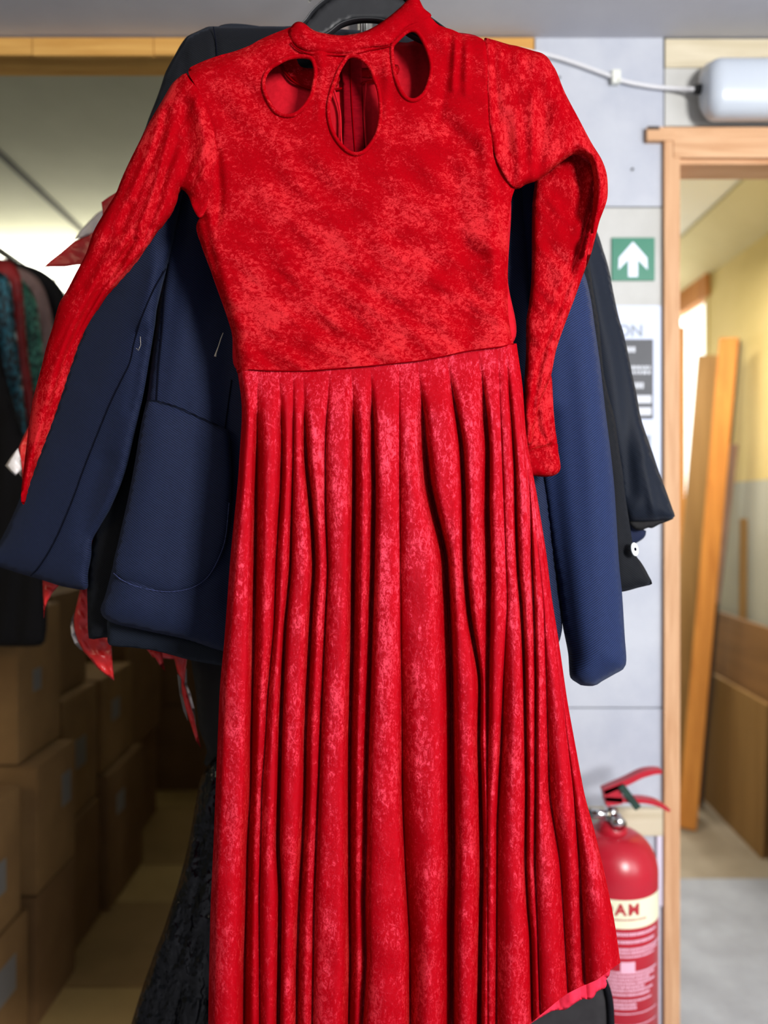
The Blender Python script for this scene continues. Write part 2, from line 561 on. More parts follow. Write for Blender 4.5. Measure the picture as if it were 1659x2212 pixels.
def cloth(name, outline, D, mat, parent=None, dome=(40, 0.012), h=None, step=7, holes=(), back=0.6, smooth=True, two=True, domeline=None):
    """A garment panel: a closed, cushioned shell. outline is read off the frame at depth D
    (a number or a function of the points); h(points) lifts the front in metres."""
    Df = (lambda P: np.full(len(P), float(D))) if not callable(D) else D
    out = smoothline(outline, step, True) if smooth else np.array(outline, float)
    hs = [smoothline(q, max(3, step * 0.6), True) for q in holes]
    mn, mx = out.min(0), out.max(0)
    gx, gy = np.meshgrid(np.arange(mn[0], mx[0], step), np.arange(mn[1], mx[1], step * 0.87))
    gx = gx + (np.arange(gx.shape[0]) % 2)[:, None] * step * 0.5
    G = np.stack([gx.ravel(), gy.ravel()], 1)
    ins = inside(G, out)
    G = G[ins]
    dist, _ = segdist(G, out, True)
    keep = dist > step * 0.55
    for q in hs:
        dq, _ = segdist(G, q, True)
        keep &= (dq > step * 0.4) & ~inside(G, q)
    G = G[keep]
    V = [out] + hs + [G]
    edges = []
    off = 0
    for loop in [out] + hs:
        n = len(loop)
        edges += [(off + i, off + (i + 1) % n) for i in range(n)]
        off += n
    P = np.concatenate(V)
    r = delaunay_2d_cdt([Vector((float(a), float(b))) for a, b in P], edges, [], 0, 1e-4)
    P = np.array([(v.x, v.y) for v in r[0]])
    T = np.array([f for f in r[2] if len(f) == 3])
    cen = P[T].mean(1)
    ok = inside(cen, out)
    for q in hs:
        ok &= ~inside(cen, q)
    T = T[ok]
    dist, _ = segdist(P, out, True)
    w, t = dome
    if domeline is not None:
        dist = np.min([segdist(P, smoothline(q, 10))[0] for q in domeline], 0)
    z = np.clip(1 - dist / w, 0, 1)
    dm = t * np.sqrt(np.clip(1 - z**2, 0, 1))
    fade = np.clip(dist / (w * 0.35), 0, 1)
    hh = h(P) if h is not None else 0.0
    D0 = Df(P)
    Dfront = D0 - dm - hh * (0.25 + 0.75 * fade)
    def up(Dd):
        return np.stack([(P[:, 0] - CX) / FPX * D0, Dd, EYE - (P[:, 1] - CY) / FPX * D0], 1)
    Vf = up(Dfront)
    # keep the outline true: re-project the front sheet at its own depth
    Vf[:, 0] *= Dfront / D0
    Vf[:, 2] = EYE + (Vf[:, 2] - EYE) * Dfront / D0
    a, b, c = Vf[T[0, 0]], Vf[T[0, 1]], Vf[T[0, 2]]
    s = np.cross(P[T[:, 1]] - P[T[:, 0]], P[T[:, 2]] - P[T[:, 0]])
    T = np.where((s < 0)[:, None], T, T[:, ::-1])      # front faces look back at -y
    if two:
        nb = len(P)
        bd = segdist(P, out, True)[0] < 1e-3
        for q in hs:
            dq, _ = segdist(P, q, True)
            bd |= dq < 1e-3
        Vb = up(D0 + dm * back + 0.0006)
        idx = np.where(bd, np.arange(nb), np.arange(nb) + nb)
        Tb = idx[T][:, ::-1]
        Vall = np.concatenate([Vf, Vb])
        Tall = np.concatenate([T, Tb])
    else:
        Vall, Tall = Vf, T
    me = bpy.data.meshes.new(name)
    me.from_pydata(Vall.tolist(), [], Tall.tolist())
    me.update()
    if two:
        bm = bmesh.new(); bm.from_mesh(me)
        bmesh.ops.delete(bm, geom=[v for v in bm.verts if not v.link_faces], context='VERTS')
        bm.to_mesh(me); bm.free()
    o = link(name, me, mat, parent)
    SURF[o.name] = (P, Dfront)
    return o


SURF = {}


def on(o, off=0.0012):
    """depth just in front of a cloth panel, for seams lying on it"""
    P, Dn = SURF[o.name]
    def f(Q):
        Q = np.asarray(Q, float)
        r = np.zeros(len(Q))
        for i, q in enumerate(Q):
            k = np.argsort(((P - q)**2).sum(1))[:4]
            r[i] = Dn[k].min()
        return r - off
    return f


def seam(name, pts, D, r, mat, parent, step=6):
    L = smoothline(pts, step)
    if callable(D):
        dd = D(L)
    else:
        dd = np.full(len(L), float(D))
    return tube(name, [W(a, b, d) for (a, b), d in zip(L, dd)], r, mat, parent, sides=6)


def text_mesh(name, body, size, place, mat, parent, offset=0.0, extrude=0.0004, align='LEFT'):
    """lettering as a mesh; place(x, y, z) puts each vertex"""
    cu = bpy.data.curves.new(name, 'FONT')
    cu.body = body; cu.size = size; cu.offset = offset; cu.extrude = extrude
    cu.align_x = align; cu.space_character = 1.25 if body == 'FOAM' else 1.0
    ob = bpy.data.objects.new(name, cu)
    COL.objects.link(ob)
    dg = bpy.context.evaluated_depsgraph_get()
    me = bpy.data.meshes.new_from_object(ob.evaluated_get(dg))
    bpy.data.objects.remove(ob)
    me.materials.clear()
    for v in me.vertices:
        v.co = Vector(place(v.co.x, v.co.y, v.co.z))
    me.name = name
    return link(name, me, mat, parent, smooth=False)


# ==================================================================  THE BUILDING
YW = 1.75                                     # front face of the partition wall
CEIL = EYE + (CY - 82) / FPX * YW             # front-room ceiling height


def struct(o):
    o['kind'] = 'structure'
    return o


# front room
fl = struct(box('floor', (-2.4, -3.0, -0.06), (2.4, 2.83, 0.0), 'concrete', None, 0))
struct(box('floor', (0.2, 2.83, -0.06), (2.4, 6.4, 0.0), 'concrete_far', None, 0))
struct(box('ceiling', (-2.4, -3.0, CEIL), (2.4, YW + 0.02, CEIL + 0.05), 'ceil', None, 0))
struct(box('wall_left', (-2.45, -3.0, 0), (-2.4, 6.4, 2.95), 'backwall', None, 0))
struct(box('wall_right', (2.4, -3.0, 0), (2.45, 6.4, 2.95), 'panel_warm', None, 0))

# partition wall behind the clothes, with its boards
x_open = W(1155, 0, YW)[0]
x_jamb = W(1433, 0, YW)[0]
wall = struct(box('wall_back', (W(560, 0, YW)[0], YW + 0.012, 0), (x_jamb, YW + 0.09, CEIL - 0.04), 'panel_warm', None, 0))
def wpanel(x0, y0, x1, y1, mat, d=0.012):
    o = pbox('panel', x0, y0, x1, y1, YW, d, mat, wall, 0.0012)
    return o
wpanel(1156, 79, 1433.5, 446, 'panel_blue')
wpanel(1156, 448.5, 1433.5, 1051, 'panel_warm')
wpanel(1156, 1053, 1433.5, 1528, 'panel_blue')
wpanel(1156, 1530.5, 1433.5, 2380, 'panel_blue')
wpanel(565, 170, 1153, 1051, 'panel_warm')
wpanel(565, 1053, 1153, 2380, 'panel_blue')
# over-door part
over = struct(box('wall_back', (x_jamb, YW + 0.012, EYE + (CY - 275) / FPX * YW), (2.4, YW + 0.09, CEIL), 'panel_warm', None, 0))
pbox('plank', 1437, 84, 1760, 145, YW - 0.004, 0.016, 'plank_cream', over, 0.001)
pbox('plank', 1762, 84, 2100, 145, YW - 0.004, 0.016, 'plank_cream', over, 0.001)
pbox('panel', 1436, 147, 2250, 272, YW, 0.012, 'panel_warm', over, 0.001)
pbox('batten', 1434, 80, 1438.5, 146, YW - 0.002, 0.014, 'dark_seam', over, 0.0005)
struct(box('wall_back', (W(2220, 0, YW)[0], YW, 0), (2.4, YW + 0.09, CEIL), 'panel_warm', None, 0))
# timber lintel across the left opening
lin = struct(box('trim_1', (W(-420, 0, YW)[0], YW + 0.003, EYE + (CY - 117) / FPX * YW), (W(1154, 0, YW)[0], YW + 0.088, CEIL + 0.02), 'lintel', None, 0.001))
pbox('plank', -420, 81, 68.5, 118.5, YW - 0.008, 0.012, 'lintel', lin, 0.001)
pbox('plank', 70, 81, 330.5, 119.5, YW - 0.010, 0.012, 'lintel', lin, 0.001)
pbox('plank', 332.5, 81, 1153.5, 118.5, YW - 0.008, 0.012, 'lintel', lin, 0.001)

# door frame
door = struct(box('door_1', (W(1431, 0, YW)[0], YW - 0.012, 0), (W(1465, 0, YW)[0], YW + 0.1, EYE + (CY - 300) / FPX * YW), 'pine', None, 0.0015))
hd = pbox('door_header', 1455, 274, 2220, 340, YW - 0.014, 0.11, 'pine_x', door, 0.0015)
pbox('door_stop', 1463, 339, 2190, 355, YW - 0.002, 0.08, 'pine_x', door, 0.001)
pbox('corner_block', 1398, 274, 1456, 303, YW - 0.016, 0.03, 'pine_x', door, 0.001)
pbox('bracket', 1399, 272, 1425, 280, YW - 0.0165, 0.006, 'dark_gap_bracket', door, 0.0008)
pbox('jamb', 2186, 300, 2222, 2386, YW - 0.012, 0.11, 'pine', door, 0.0015)
# timber rail behind the extinguisher, white trunking
rail_board = struct(pbox('trim_2', 1150, 1748, 1432, 1806, YW - 0.018, 0.018, 'plank_cream', None, 0.001))
struct(pbox('trim_3', 1419, 1806, 1431, 1958, YW - 0.008, 0.008, 'conduit', None, 0.001))
struct(pbox('trim_4', 1415, 1960, 1425, 2380, YW - 0.006, 0.006, 'conduit', None, 0.001))

# left room
LZ = 2.86
struct(box('ceiling', (-2.4, YW + 0.09, LZ), (0.9, 4.3, LZ + 0.05), 'leftceil', None, 0))
struct(box('trim_5', (-2.4, YW + 0.089, CEIL + 0.0), (0.9, YW + 0.13, LZ), 'leftceil', None, 0))
board_c = struct(board('trim_6', (-1.617, 2.0, LZ - 0.004), (-1.617, 4.22, LZ - 0.004), 0.035, 0.006, (1, 0, 0), 'dark_seam'))
struct(box('wall_far', (-2.4, 4.25, 0), (0.9, 4.3, 2.42), 'backwall', None, 0))
struct(box('wall_divider', (0.40, YW + 0.09, 0), (0.46, 4.3, LZ), 'backwall', None, 0))
win = struct(box('window_1', (-2.4, 4.26, 2.44), (0.4, 4.27, LZ), 'skyglass_left', None, 0))
for x in (-2.38, -1.6, -0.8, 0.0):
    box('window_frame', (x, 4.23, 2.42), (x + 0.03, 4.26, LZ), 'cream', win, 0.001)
box('window_rail', (-2.4, 4.235, 2.63), (0.4, 4.26, 2.642), 'cream', win, 0.001)
box('window_sill', (-2.4, 4.18, 2.415), (0.4, 4.27, 2.44), 'cream', win, 0.001)
fl2 = struct(box('floor', (-1.3, YW + 0.1, 0.0), (0.4, 4.25, 0.004), 'floorL2', None, 0))
for i, (ya, yb, mt) in enumerate(((1.86, 2.17, 'floorL'), (2.175, 2.64, 'floorL2'), (2.645, 2.93, 'floorL'), (2.935, 3.5, 'floorL2'), (3.505, 4.2, 'floorL'))):
    box('floor_sheet', (-1.25, ya, 0.004), (0.38, yb, 0.008 + 0.001 * (i % 2)), mt, fl2, 0.001)

# right room beyond the doorway
RX = 1.64
struct(box('ceiling', (0.46, YW + 0.09, 2.68), (1.45, 6.3, 2.72), 'cream', None, 0))
struct(board('ceiling_slope', (1.56, YW + 0.09, 2.60), (1.56, 6.3, 2.60), 0.30, 0.02, (0.85, 0, -0.5), 'sloped'))
rw = struct(box('wall_side', (RX, YW + 0.09, 1.49), (RX + 0.05, 3.9, 2.62), 'yellow', None, 0))
box('panel', (RX - 0.006, YW + 0.09, 0), (RX + 0.05, 2.9, 1.488), 'greige', rw, 0.001)
box('panel', (RX - 0.006, 2.903, 0), (RX + 0.05, 3.9, 1.488), 'greige', rw, 0.001)
struct(box('wall_side', (RX, 3.9, 0), (RX + 0.05, 6.3, 1.05), 'greige', None, 0))
struct(box('wall_side', (RX, 3.9, 2.50), (RX + 0.05, 6.3, 2.62), 'yellow', None, 0))
w2 = struct(box('window_2', (RX + 0.03, 3.9, 1.05), (RX + 0.035, 6.3, 2.5), 'skyglass', None, 0))
box('lintel_board', (RX - 0.02, 3.86, 2.44), (RX + 0.04, 6.3, 2.57), 'oak', w2, 0.001)
box('window_frame', (RX - 0.005, 3.88, 1.03), (RX + 0.04, 3.92, 2.45), 'yellow', w2, 0.001)
box('window_frame', (RX - 0.005, 4.45, 1.05), (RX + 0.04, 4.49, 2.45), 'cream', w2, 0.001)
box('window_sill', (RX - 0.03, 3.9, 1.02), (RX + 0.04, 6.3, 1.06), 'cream', w2, 0.001)
struct(box('wall_end', (0.46, 6.3, 0), (RX + 0.05, 6.35, 2.7), 'yellow', None, 0))

# ==================================================================  THINGS IN THE BACK ROOM
def leaning(name, label, top, bot, Dt, Db, width, thick, mat, wdir=(1, -0.5, 0), cat='plank', group=None):
    o = board(name, W(*bot, Db), W(*top, Dt), width, thick, wdir, mat)
    return meta(o, label, cat, group)

leaning('wooden_plank', 'bright orange wooden plank leaning in the back room, tallest of the boards', (1575, 732), (1484, 1788), 3.32, 3.27, 0.075, 0.035, 'oak')
leaning('plywood_sheet', 'dull brown plywood sheet leaning behind the orange plank', (1545, 768), (1462, 1745), 3.5, 3.48, 0.15, 0.018, 'ply', (1, -0.35, 0), 'board')
leaning('wooden_batten', 'thin pinkish grey batten leaning beside the orange plank', (1586, 960), (1498, 1722), 3.4, 3.62, 0.034, 0.02, 'pinkwood')
leaning('wooden_batten', 'dark brown strip standing in for the shaded gap behind the orange plank', (1592, 735), (1512, 1738), 3.50, 3.50, 0.03, 0.03, 'dark_gap_bracket')  # dark strip put in as the shade of the gap between the boards
leaning('wooden_batten', 'narrow yellowish board standing upright by the back room window', (1470, 706), (1470, 1640), 4.15, 4.19, 0.045, 0.02, 'oak', (1, 0, 0))
leaning('wooden_batten', 'pale brown board end standing against the greige wall panel', (1606, 1120), (1602, 1655), 3.42, 3.42, 0.03, 0.02, 'ply', (1, 0, 0))
b1 = board('chipboard_sheet', (1.57, 3.84, 0.44), (1.530, 2.96, 0.44), 0.88, 0.02, (0.06, 0, 1), 'ply_dark')
meta(b1, 'large brown board standing on edge against the side wall', 'board')
b2 = board('chipboard_sheet', (1.525, 3.70, 0.30), (1.487, 2.99, 0.30), 0.60, 0.018, (0.04, 0, 1), 'ply')
meta(b2, 'shorter dusty board standing in front of the large brown board', 'board')
gp = box('metal_panel', (1.47, 2.78, 0.0), (1.60, 2.83, 1.0), 'greige')
meta(gp, 'pale grey upright panel at the right edge beside the brown boards', 'panel')

# ==================================================================  ON THE WALL
# tubular lamp
lamp = thing('wall_lamp', 'white tubular bulkhead lamp above the pine door frame', 'lamp', W(1700, 190, YW - 0.05))
def capsule(x0, x1, y0, y1, D, depth, exp, name, mat, endr):
    """rounded trough seen from the front"""
    zc, hz = EYE + (CY - (y0 + y1) / 2) / FPX * D, (y1 - y0) / 2 / FPX * D
    xa, xb = (x0 - CX) / FPX * D, (x1 - CX) / FPX * D
    vs, fs = [], []
    nu, nv = 26, 28
    us = [endr * (1 - math.cos(math.pi / 2 * i / 8)) for i in range(9)]
    L = xb - xa
    us = us + [L * k / 6 for k in range(1, 6) if endr < L * k / 6 < L - endr] + [L - u for u in us[::-1]]
    for u in us:
        e = min(u, L - u)
        s = 1 if e >= endr else (1 - (1 - e / endr)**2)**0.5
        s = 0.5 * s + 0.5 if e > 0 else 0.5
        for k in range(nv):
            a = 2 * math.pi * k / nv
            ca, sa = math.cos(a), math.sin(a)
            yy = math.copysign(abs(ca)**exp, ca); zz = math.copysign(abs(sa)**exp, sa)
            vs.append((xa + u, YW - 0.006 - depth / 2 - yy * depth / 2 * s, zc + zz * hz * s))
    for i in range(len(us) - 1):
        for k in range(nv):
            l = (k + 1) % nv
            fs.append((i * nv + k, i * nv + l, (i + 1) * nv + l, (i + 1) * nv + k))
    fs.append(tuple(range(nv))[::-1]); fs.append(tuple((len(us) - 1) * nv + k for k in range(nv)))
    me = bpy.data.meshes.new(name); me.from_pydata(vs, [], fs)
    return link(name, me, mat, lamp)
capsule(1521, 2060, 130, 257, YW - 0.05, 0.085, 0.85, 'diffuser', 'diffuser', 0.032)
capsule(1512, 2069, 138, 250, YW - 0.025, 0.045, 0.7, 'lamp_base', 'cable', 0.022)
c0 = Vector(W(1500, 193, YW - 0.03)); c1 = Vector(W(1514, 193, YW - 0.03))
tube('cable_gland', [c0, c0 * 0.5 + c1 * 0.5, c1], [0.009, 0.011, 0.011], 'plastic_black', lamp)
# cable
cab = thing('power_cable', 'white cable clipped across the wall to the tubular lamp', 'cable', W(1330, 170, YW - 0.006))
cl = smoothline([(1120, 108), (1190, 121), (1240, 136), (1312, 162), (1345, 175), (1400, 186), (1450, 191), (1502, 193)], 8)
tube('cable', [W(a, b, YW - 0.008 - 0.022 * max(0, (a - 1420) / 82)**2) for a, b in cl], 0.0048, 'cable', cab)
k0 = W(1330, 166, YW - 0.010)
kk = box('cable_clip', (k0[0] - 0.010, YW - 0.017, k0[2] - 0.016), (k0[0] + 0.010, YW, k0[2] + 0.014), 'clip', cab, 0.003)
tube('clip_nail', [(k0[0] + 0.006, YW - 0.02, k0[2] - 0.012), (k0[0] + 0.006, YW, k0[2] - 0.012)], 0.003, 'clip', cab)
# screws in the wall
for i, (sx, sy) in enumerate(((1366, 366), (1208, 168), (1160, 62))):
    p = W(sx, sy, YW - 0.001)
    if i < 2:
        o = lathe('screw', [(0.0, 0.0), (0.002, 0.0), (0.003, 0.001), (0.003, 0.002)], (0, 0, 0), 'dark_seam', None, 10)
        o.rotation_euler = (R(90), 0, 0); o.location = p; o.parent = wall
        o.location = p

# green arrow sign
sg = pbox('arrow_sign', 1321.5, 513, 1414.5, 606, YW - 0.004, 0.004, 'green', None, 0.0008)
meta(sg, 'square green sign with white upward arrow on the pale wall', 'sign')
arrow = [(1367.5, 522), (1398, 557), (1399, 583), (1378, 561), (1378, 598), (1357, 598), (1357, 561), (1336, 583), (1337, 557)]
bm = bmesh.new()
f = bm.faces.new([bm.verts.new(W(a, b, YW - 0.0046)) for a, b in arrow])
r = bmesh.ops.extrude_face_region(bm, geom=[f])
for g in r['geom']:
    if isinstance(g, bmesh.types.BMVert): g.co.y += 0.001
bmesh.ops.recalc_face_normals(bm, faces=bm.faces)
me = bpy.data.meshes.new('arrow'); bm.to_mesh(me); bm.free()
link('arrow', me, 'white', sg, smooth=False)['label'] = 'white upward arrow'
# poster
po = pbox('notice_poster', 1158, 660, 1428, 1046, YW - 0.002, 0.002, 'paper', None, 0.0003)
meta(po, 'pale printed notice with dark text block, below the green arrow sign', 'poster')
zt = W(0, 727, YW)[2]; xt = W(1389, 0, YW)[0]
text_mesh('heading', 'FIRE ACTION', 0.0375, lambda x, y, z: (xt + x, YW - 0.0026 - z, zt + y), 'greyink', po, 0.0005, align='RIGHT')
blk = pbox('text_block', 1180, 733, 1411, 905, YW - 0.0028, 0.0008, 'darkink', po, 0.0002)
def dashes(parent, x0, x1, y, h, wmin, wmax, gap, mat, D, name='print'):
    bm = bmesh.new()
    x = x0
    while x < x1:
        w = min(random.uniform(wmin, wmax), x1 - x)
        vs = [bm.verts.new(W(a, b, D)) for a, b in ((x, y), (x + w, y), (x + w, y + h), (x, y + h))]
        bm.faces.new(vs)
        x += w + gap
    me = bpy.data.meshes.new(name); bm.to_mesh(me); bm.free()
    return link(name, me, mat, parent, smooth=False)
for (xa, xb, y, h, a, b, g) in ((1200, 1372, 749, 12, 3, 7, 2), (1200, 1405, 790, 8, 4, 9, 3), (1200, 1405, 801, 7, 4, 9, 3), (1200, 1390, 826, 13, 4, 8, 2),
                                (1200, 1407, 854, 17, 60, 60, 0), (1200, 1407, 880, 17, 60, 60, 0)):
    dashes(po, xa, xb, y, h, a, b, g, 'whiteink', YW - 0.0032)
pbox('text_block', 1330, 940, 1406, 985, YW - 0.0028, 0.0008, 'greyink', po, 0.0002)

# ==================================================================  FIRE EXTINGUISHER
ED = 1.60
ex, _, ez = W(1321, 1795, ED)      # neck base
ext = thing('fire_extinguisher', 'red foam fire extinguisher with cream label by the pine door post', 'fire extinguisher', (ex, ED, ez - 0.55))
er = 0.0925
prof = [(0.0, -0.555), (er * 0.8, -0.555), (er, -0.54), (er, -0.075)]
for i in range(1, 11):
    a = math.pi / 2 * i / 10
    prof.append((0.024 + (er - 0.024) * math.cos(a)**0.9 if i < 10 else 0.024, -0.075 + 0.078 * math.sin(a)))
lathe('cylinder', prof, (ex, ED, ez), 'ext_red', ext, 64)
lathe('neck_collar', [(0.031, -0.004), (0.031, 0.010), (0.026, 0.018), (0.022, 0.022), (0, 0.022)], (ex, ED, ez), 'ext_red', ext, 32)
lathe('foot_ring', [(er - 0.004, -0.58), (er + 0.001, -0.58), (er + 0.001, -0.545), (er - 0.004, -0.545)], (ex, ED, ez), 'plastic_black', ext, 48)
valve = lathe('valve', [(0.0, 0.02), (0.015, 0.02), (0.017, 0.026), (0.017, 0.038), (0.013, 0.042), (0.013, 0.052), (0, 0.052)], (ex, ED, ez), 'chrome', ext, 24)
tube('outlet', [(ex, ED, ez + 0.034), (ex - 0.045, ED - 0.012, ez + 0.042)], 0.009, 'chrome', ext)
tube('gauge', [(ex + 0.004, ED - 0.012, ez + 0.030), (ex + 0.008, ED - 0.034, ez + 0.026)], 0.014, 'chrome', ext, 20)
hose = smoothline([(ex - 0.045, ez + 0.042), (ex - 0.085, ez + 0.02), (ex - 0.108, ez - 0.08), (ex - 0.108, ez - 0.3), (ex - 0.10, ez - 0.5)], 0.02)
tube('hose', [(a, ED - 0.01, b) for a, b in hose], 0.009, 'plastic_black', ext)
def exlever(name, pts, w, t):
    L = smoothline(pts, 5)
    bm = bmesh.new(); rings = []
    for i, (a, b) in enumerate(L):
        p = L[max(0, i - 1)]; q = L[min(len(L) - 1, i + 1)]
        d = (q - p) / np.linalg.norm(q - p); nx, ny = -d[1], d[0]
        hh = t / 2 * (1.0 if i < len(L) * 0.75 else 1.0 - 0.45 * (i / len(L) - 0.75) / 0.25)
        ring = []
        for s, yy in ((1, -w / 2), (1, w / 2), (-1, w / 2), (-1, -w / 2)):
            x, y, z = W(a + nx * s * hh, b + ny * s * hh, ED - 0.01)
            ring.append(bm.verts.new((x, y + yy, z)))
        rings.append(ring)
    for i in range(len(rings) - 1):
        for k in range(4):
            bm.faces.new((rings[i][k], rings[i][(k + 1) % 4], rings[i + 1][(k + 1) % 4], rings[i + 1][k]))
    bm.faces.new(rings[0]); bm.faces.new(rings[-1][::-1])
    bmesh.ops.recalc_face_normals(bm, faces=bm.faces)
    me = bpy.data.meshes.new(name); bm.to_mesh(me); bm.free()
    return link(name, me, 'ext_red', ext, smooth=False)
exlever('lever', [(1302, 1708), (1322, 1699), (1352, 1686), (1385, 1670), (1410, 1664), (1426, 1664)], 0.022, 13)
exlever('handle', [(1304, 1722), (1330, 1724), (1370, 1726), (1392, 1727), (1420, 1734), (1443, 1748)], 0.022, 10)
bp = [W(a, b, ED - 0.01) for a, b in ((1300, 1704), (1338, 1690), (1342, 1732), (1308, 1738))]
bm = bmesh.new()
lo = [bm.verts.new((x, y - 0.011, z)) for x, y, z in bp]; hi = [bm.verts.new((x, y + 0.011, z)) for x, y, z in bp]
bm.faces.new(lo); bm.faces.new(hi[::-1])
for i in range(4): bm.faces.new((lo[i], hi[i], hi[(i + 1) % 4], lo[(i + 1) % 4]))
bmesh.ops.recalc_face_normals(bm, faces=bm.faces)
me = bpy.data.meshes.new('lever_bracket'); bm.to_mesh(me); bm.free()
link('lever_bracket', me, 'ext_red', ext, smooth=False)
tg = board('safety_tag', W(1341, 1697, ED - 0.026), W(1379, 1747, ED - 0.026), 0.0145, 0.002, (1, 0, 0.7), 'tag_green', ext)
tg['label'] = 'dark green safety tag'
tube('bracket_ring', [(ex + 0.03 * math.cos(a), ED + 0.03 * math.sin(a) * 0 + 0.10, ez + 0.0) for a in (0, 1, 2, 3)], 0.002, 'steel', ext)
# band label
def wrap(xc, rr):
    return lambda x, y, z: (ex + (rr + z) * math.sin(x / rr + xc), ED - (rr + z) * math.cos(x / rr + xc), 0)
A0, A1 = R(-78), R(62)
zl1, zl0 = ez - 0.098, ez - 0.154
prof = [(er + 0.0006, zl0 - ez), (er + 0.0006, zl1 - ez)]
lab = lathe('name_label', prof, (ex, ED, ez), 'ext_cream', ext, 40, A0, A1)
lab['label'] = 'cream name label'
def wtext(body, size, ang, z0, mat, off=0.0, align='CENTER'):
    def pl(x, y, z):
        a = x / er + ang
        rr = er + 0.0009 + z
        return (ex + rr * math.sin(a), ED - rr * math.cos(a), z0 + y)
    return text_mesh('lettering', body, size, pl, mat, ext, off, 0.0002, align)
wtext('FOAM', 0.031, R(-12), ez - 0.127, 'ext_ink', 0.0012)
def wdash(a0, a1, z, h, name='print'):
    bm = bmesh.new(); a = a0
    while a < a1:
        w = random.uniform(0.02, 0.06)
        e = min(a + w, a1)
        rr = er + 0.0008
        q = [(ex + rr * math.sin(t), ED - rr * math.cos(t), zz) for t, zz in ((a, z), (e, z), (e, z + h), (a, z + h))]
        bm.faces.new([bm.verts.new(v) for v in q])
        a = e + 0.012
    me = bpy.data.meshes.new(name); bm.to_mesh(me); bm.free()
    return me
for (a0, a1, dz, h, mt) in ((-60, 28, 0.138, 0.003, 'ext_ink'), (-75, 48, 0.168, 0.006, 'ext_print'), (-75, 44, 0.183, 0.006, 'ext_print'), (-75, 58, 0.197, 0.005, 'ext_print'),
                            (-75, 52, 0.204, 0.005, 'ext_print'), (-75, 44, 0.211, 0.004, 'ext_print'), (-70, 50, 0.243, 0.005, 'ext_print'), (-70, 44, 0.250, 0.005, 'ext_print'),
                            (-70, 34, 0.257, 0.005, 'ext_print'), (-70, 44, 0.264, 0.005, 'ext_print'), (-70, 26, 0.271, 0.005, 'ext_print'), (-70, 40, 0.278, 0.005, 'ext_print'),
                            (-70, 34, 0.286, 0.005, 'ext_print'), (-70, 38, 0.297, 0.004, 'ext_print'), (-70, 14, 0.305, 0.005, 'ext_print'), (-70, 14, 0.312, 0.005, 'ext_print'),
                            (-70, 50, 0.322, 0.0025, 'ext_print'), (-70, 50, 0.345, 0.0025, 'ext_print')):
    link('print', wdash(R(a0), R(a1), ez - dz, h), mt, ext, smooth=False)
lathe('pictogram', [(er + 0.0008, -0.240), (er + 0.0008, -0.219)], (ex, ED, ez), 'ext_print', ext, 6, R(-6), R(12))
box('wall_bracket', (ex - 0.02, ED + er - 0.004, ez - 0.06), (ex + 0.02, YW - 0.0005, ez - 0.02), 'steel', ext, 0.001)

# ==================================================================  CARDBOARD BOXES (left room)
def carton(x1, y0, y1, z0, z1, label, mat, w=0.42, lab=None, top=True):
    e = thing('cardboard_box', label, 'box', (x1 - w / 2, (y0 + y1) / 2, z0), 'cardboard boxes stacked in the left room')
    box('carton', (x1 - w, y0 + 0.004, z0), (x1, y1 - 0.004, z1 - 0.003), mat, e, 0.003)
    m = x1 - w / 2
    box('flap', (x1 - w + 0.001, y0 + 0.005, z1 - 0.003), (m - 0.001, y1 - 0.005, z1), mat, e, 0.0008)
    box('flap', (m + 0.001, y0 + 0.005, z1 - 0.003), (x1 - 0.001, y1 - 0.005, z1), mat, e, 0.0008)
    box('tape', (m - 0.025, y0 + 0.002, z1 - 0.0005), (m + 0.025, y1 - 0.002, z1 + 0.0006), 'tape', e, 0)
    if lab:
        box('label', (x1, lab[0], lab[1]), (x1 + 0.0008, lab[0] + lab[2], lab[1] + lab[3]), 'boxlabel', e, 0)
    return e
carton(-0.93, 1.62, 1.97, 0.33, 0.655, 'nearest cardboard box, upper one of the low stack at the left edge', 'card', lab=(1.80, 0.42, 0.09, 0.08))
carton(-0.92, 1.62, 1.99, 0.004, 0.325, 'nearest cardboard box at the left edge, lower one resting on the floor', 'card', lab=(1.80, 0.16, 0.12, 0.09))
carton(-0.955, 2.0, 2.27, 0.69, 1.085, 'cardboard box with a small pale sticker, top of the second stack under the hanging clothes', 'card', lab=(2.09, 0.86, 0.05, 0.06))
carton(-0.905, 2.0, 2.255, 0.35, 0.685, 'cardboard box in the middle of the second stack, its lid edge showing', 'card', lab=(2.16, 0.52, 0.06, 0.09))
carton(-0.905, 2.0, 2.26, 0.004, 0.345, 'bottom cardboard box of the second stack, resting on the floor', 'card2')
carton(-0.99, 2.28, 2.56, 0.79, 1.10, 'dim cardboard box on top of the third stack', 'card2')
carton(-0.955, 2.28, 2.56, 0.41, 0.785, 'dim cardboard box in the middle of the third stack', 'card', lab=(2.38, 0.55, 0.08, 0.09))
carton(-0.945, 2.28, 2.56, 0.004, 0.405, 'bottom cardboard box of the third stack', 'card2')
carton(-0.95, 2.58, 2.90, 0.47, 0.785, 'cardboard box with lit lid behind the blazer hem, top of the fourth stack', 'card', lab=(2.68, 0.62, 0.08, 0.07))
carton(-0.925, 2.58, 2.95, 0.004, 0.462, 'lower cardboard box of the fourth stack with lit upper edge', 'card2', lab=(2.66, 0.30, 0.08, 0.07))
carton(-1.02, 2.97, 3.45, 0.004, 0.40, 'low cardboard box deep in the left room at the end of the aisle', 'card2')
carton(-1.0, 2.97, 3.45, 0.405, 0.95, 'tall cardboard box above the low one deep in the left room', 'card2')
carton(-0.60, 3.70, 4.1, 0.004, 0.42, 'cardboard box closing the far end of the aisle, lower one', 'card2', w=0.5)
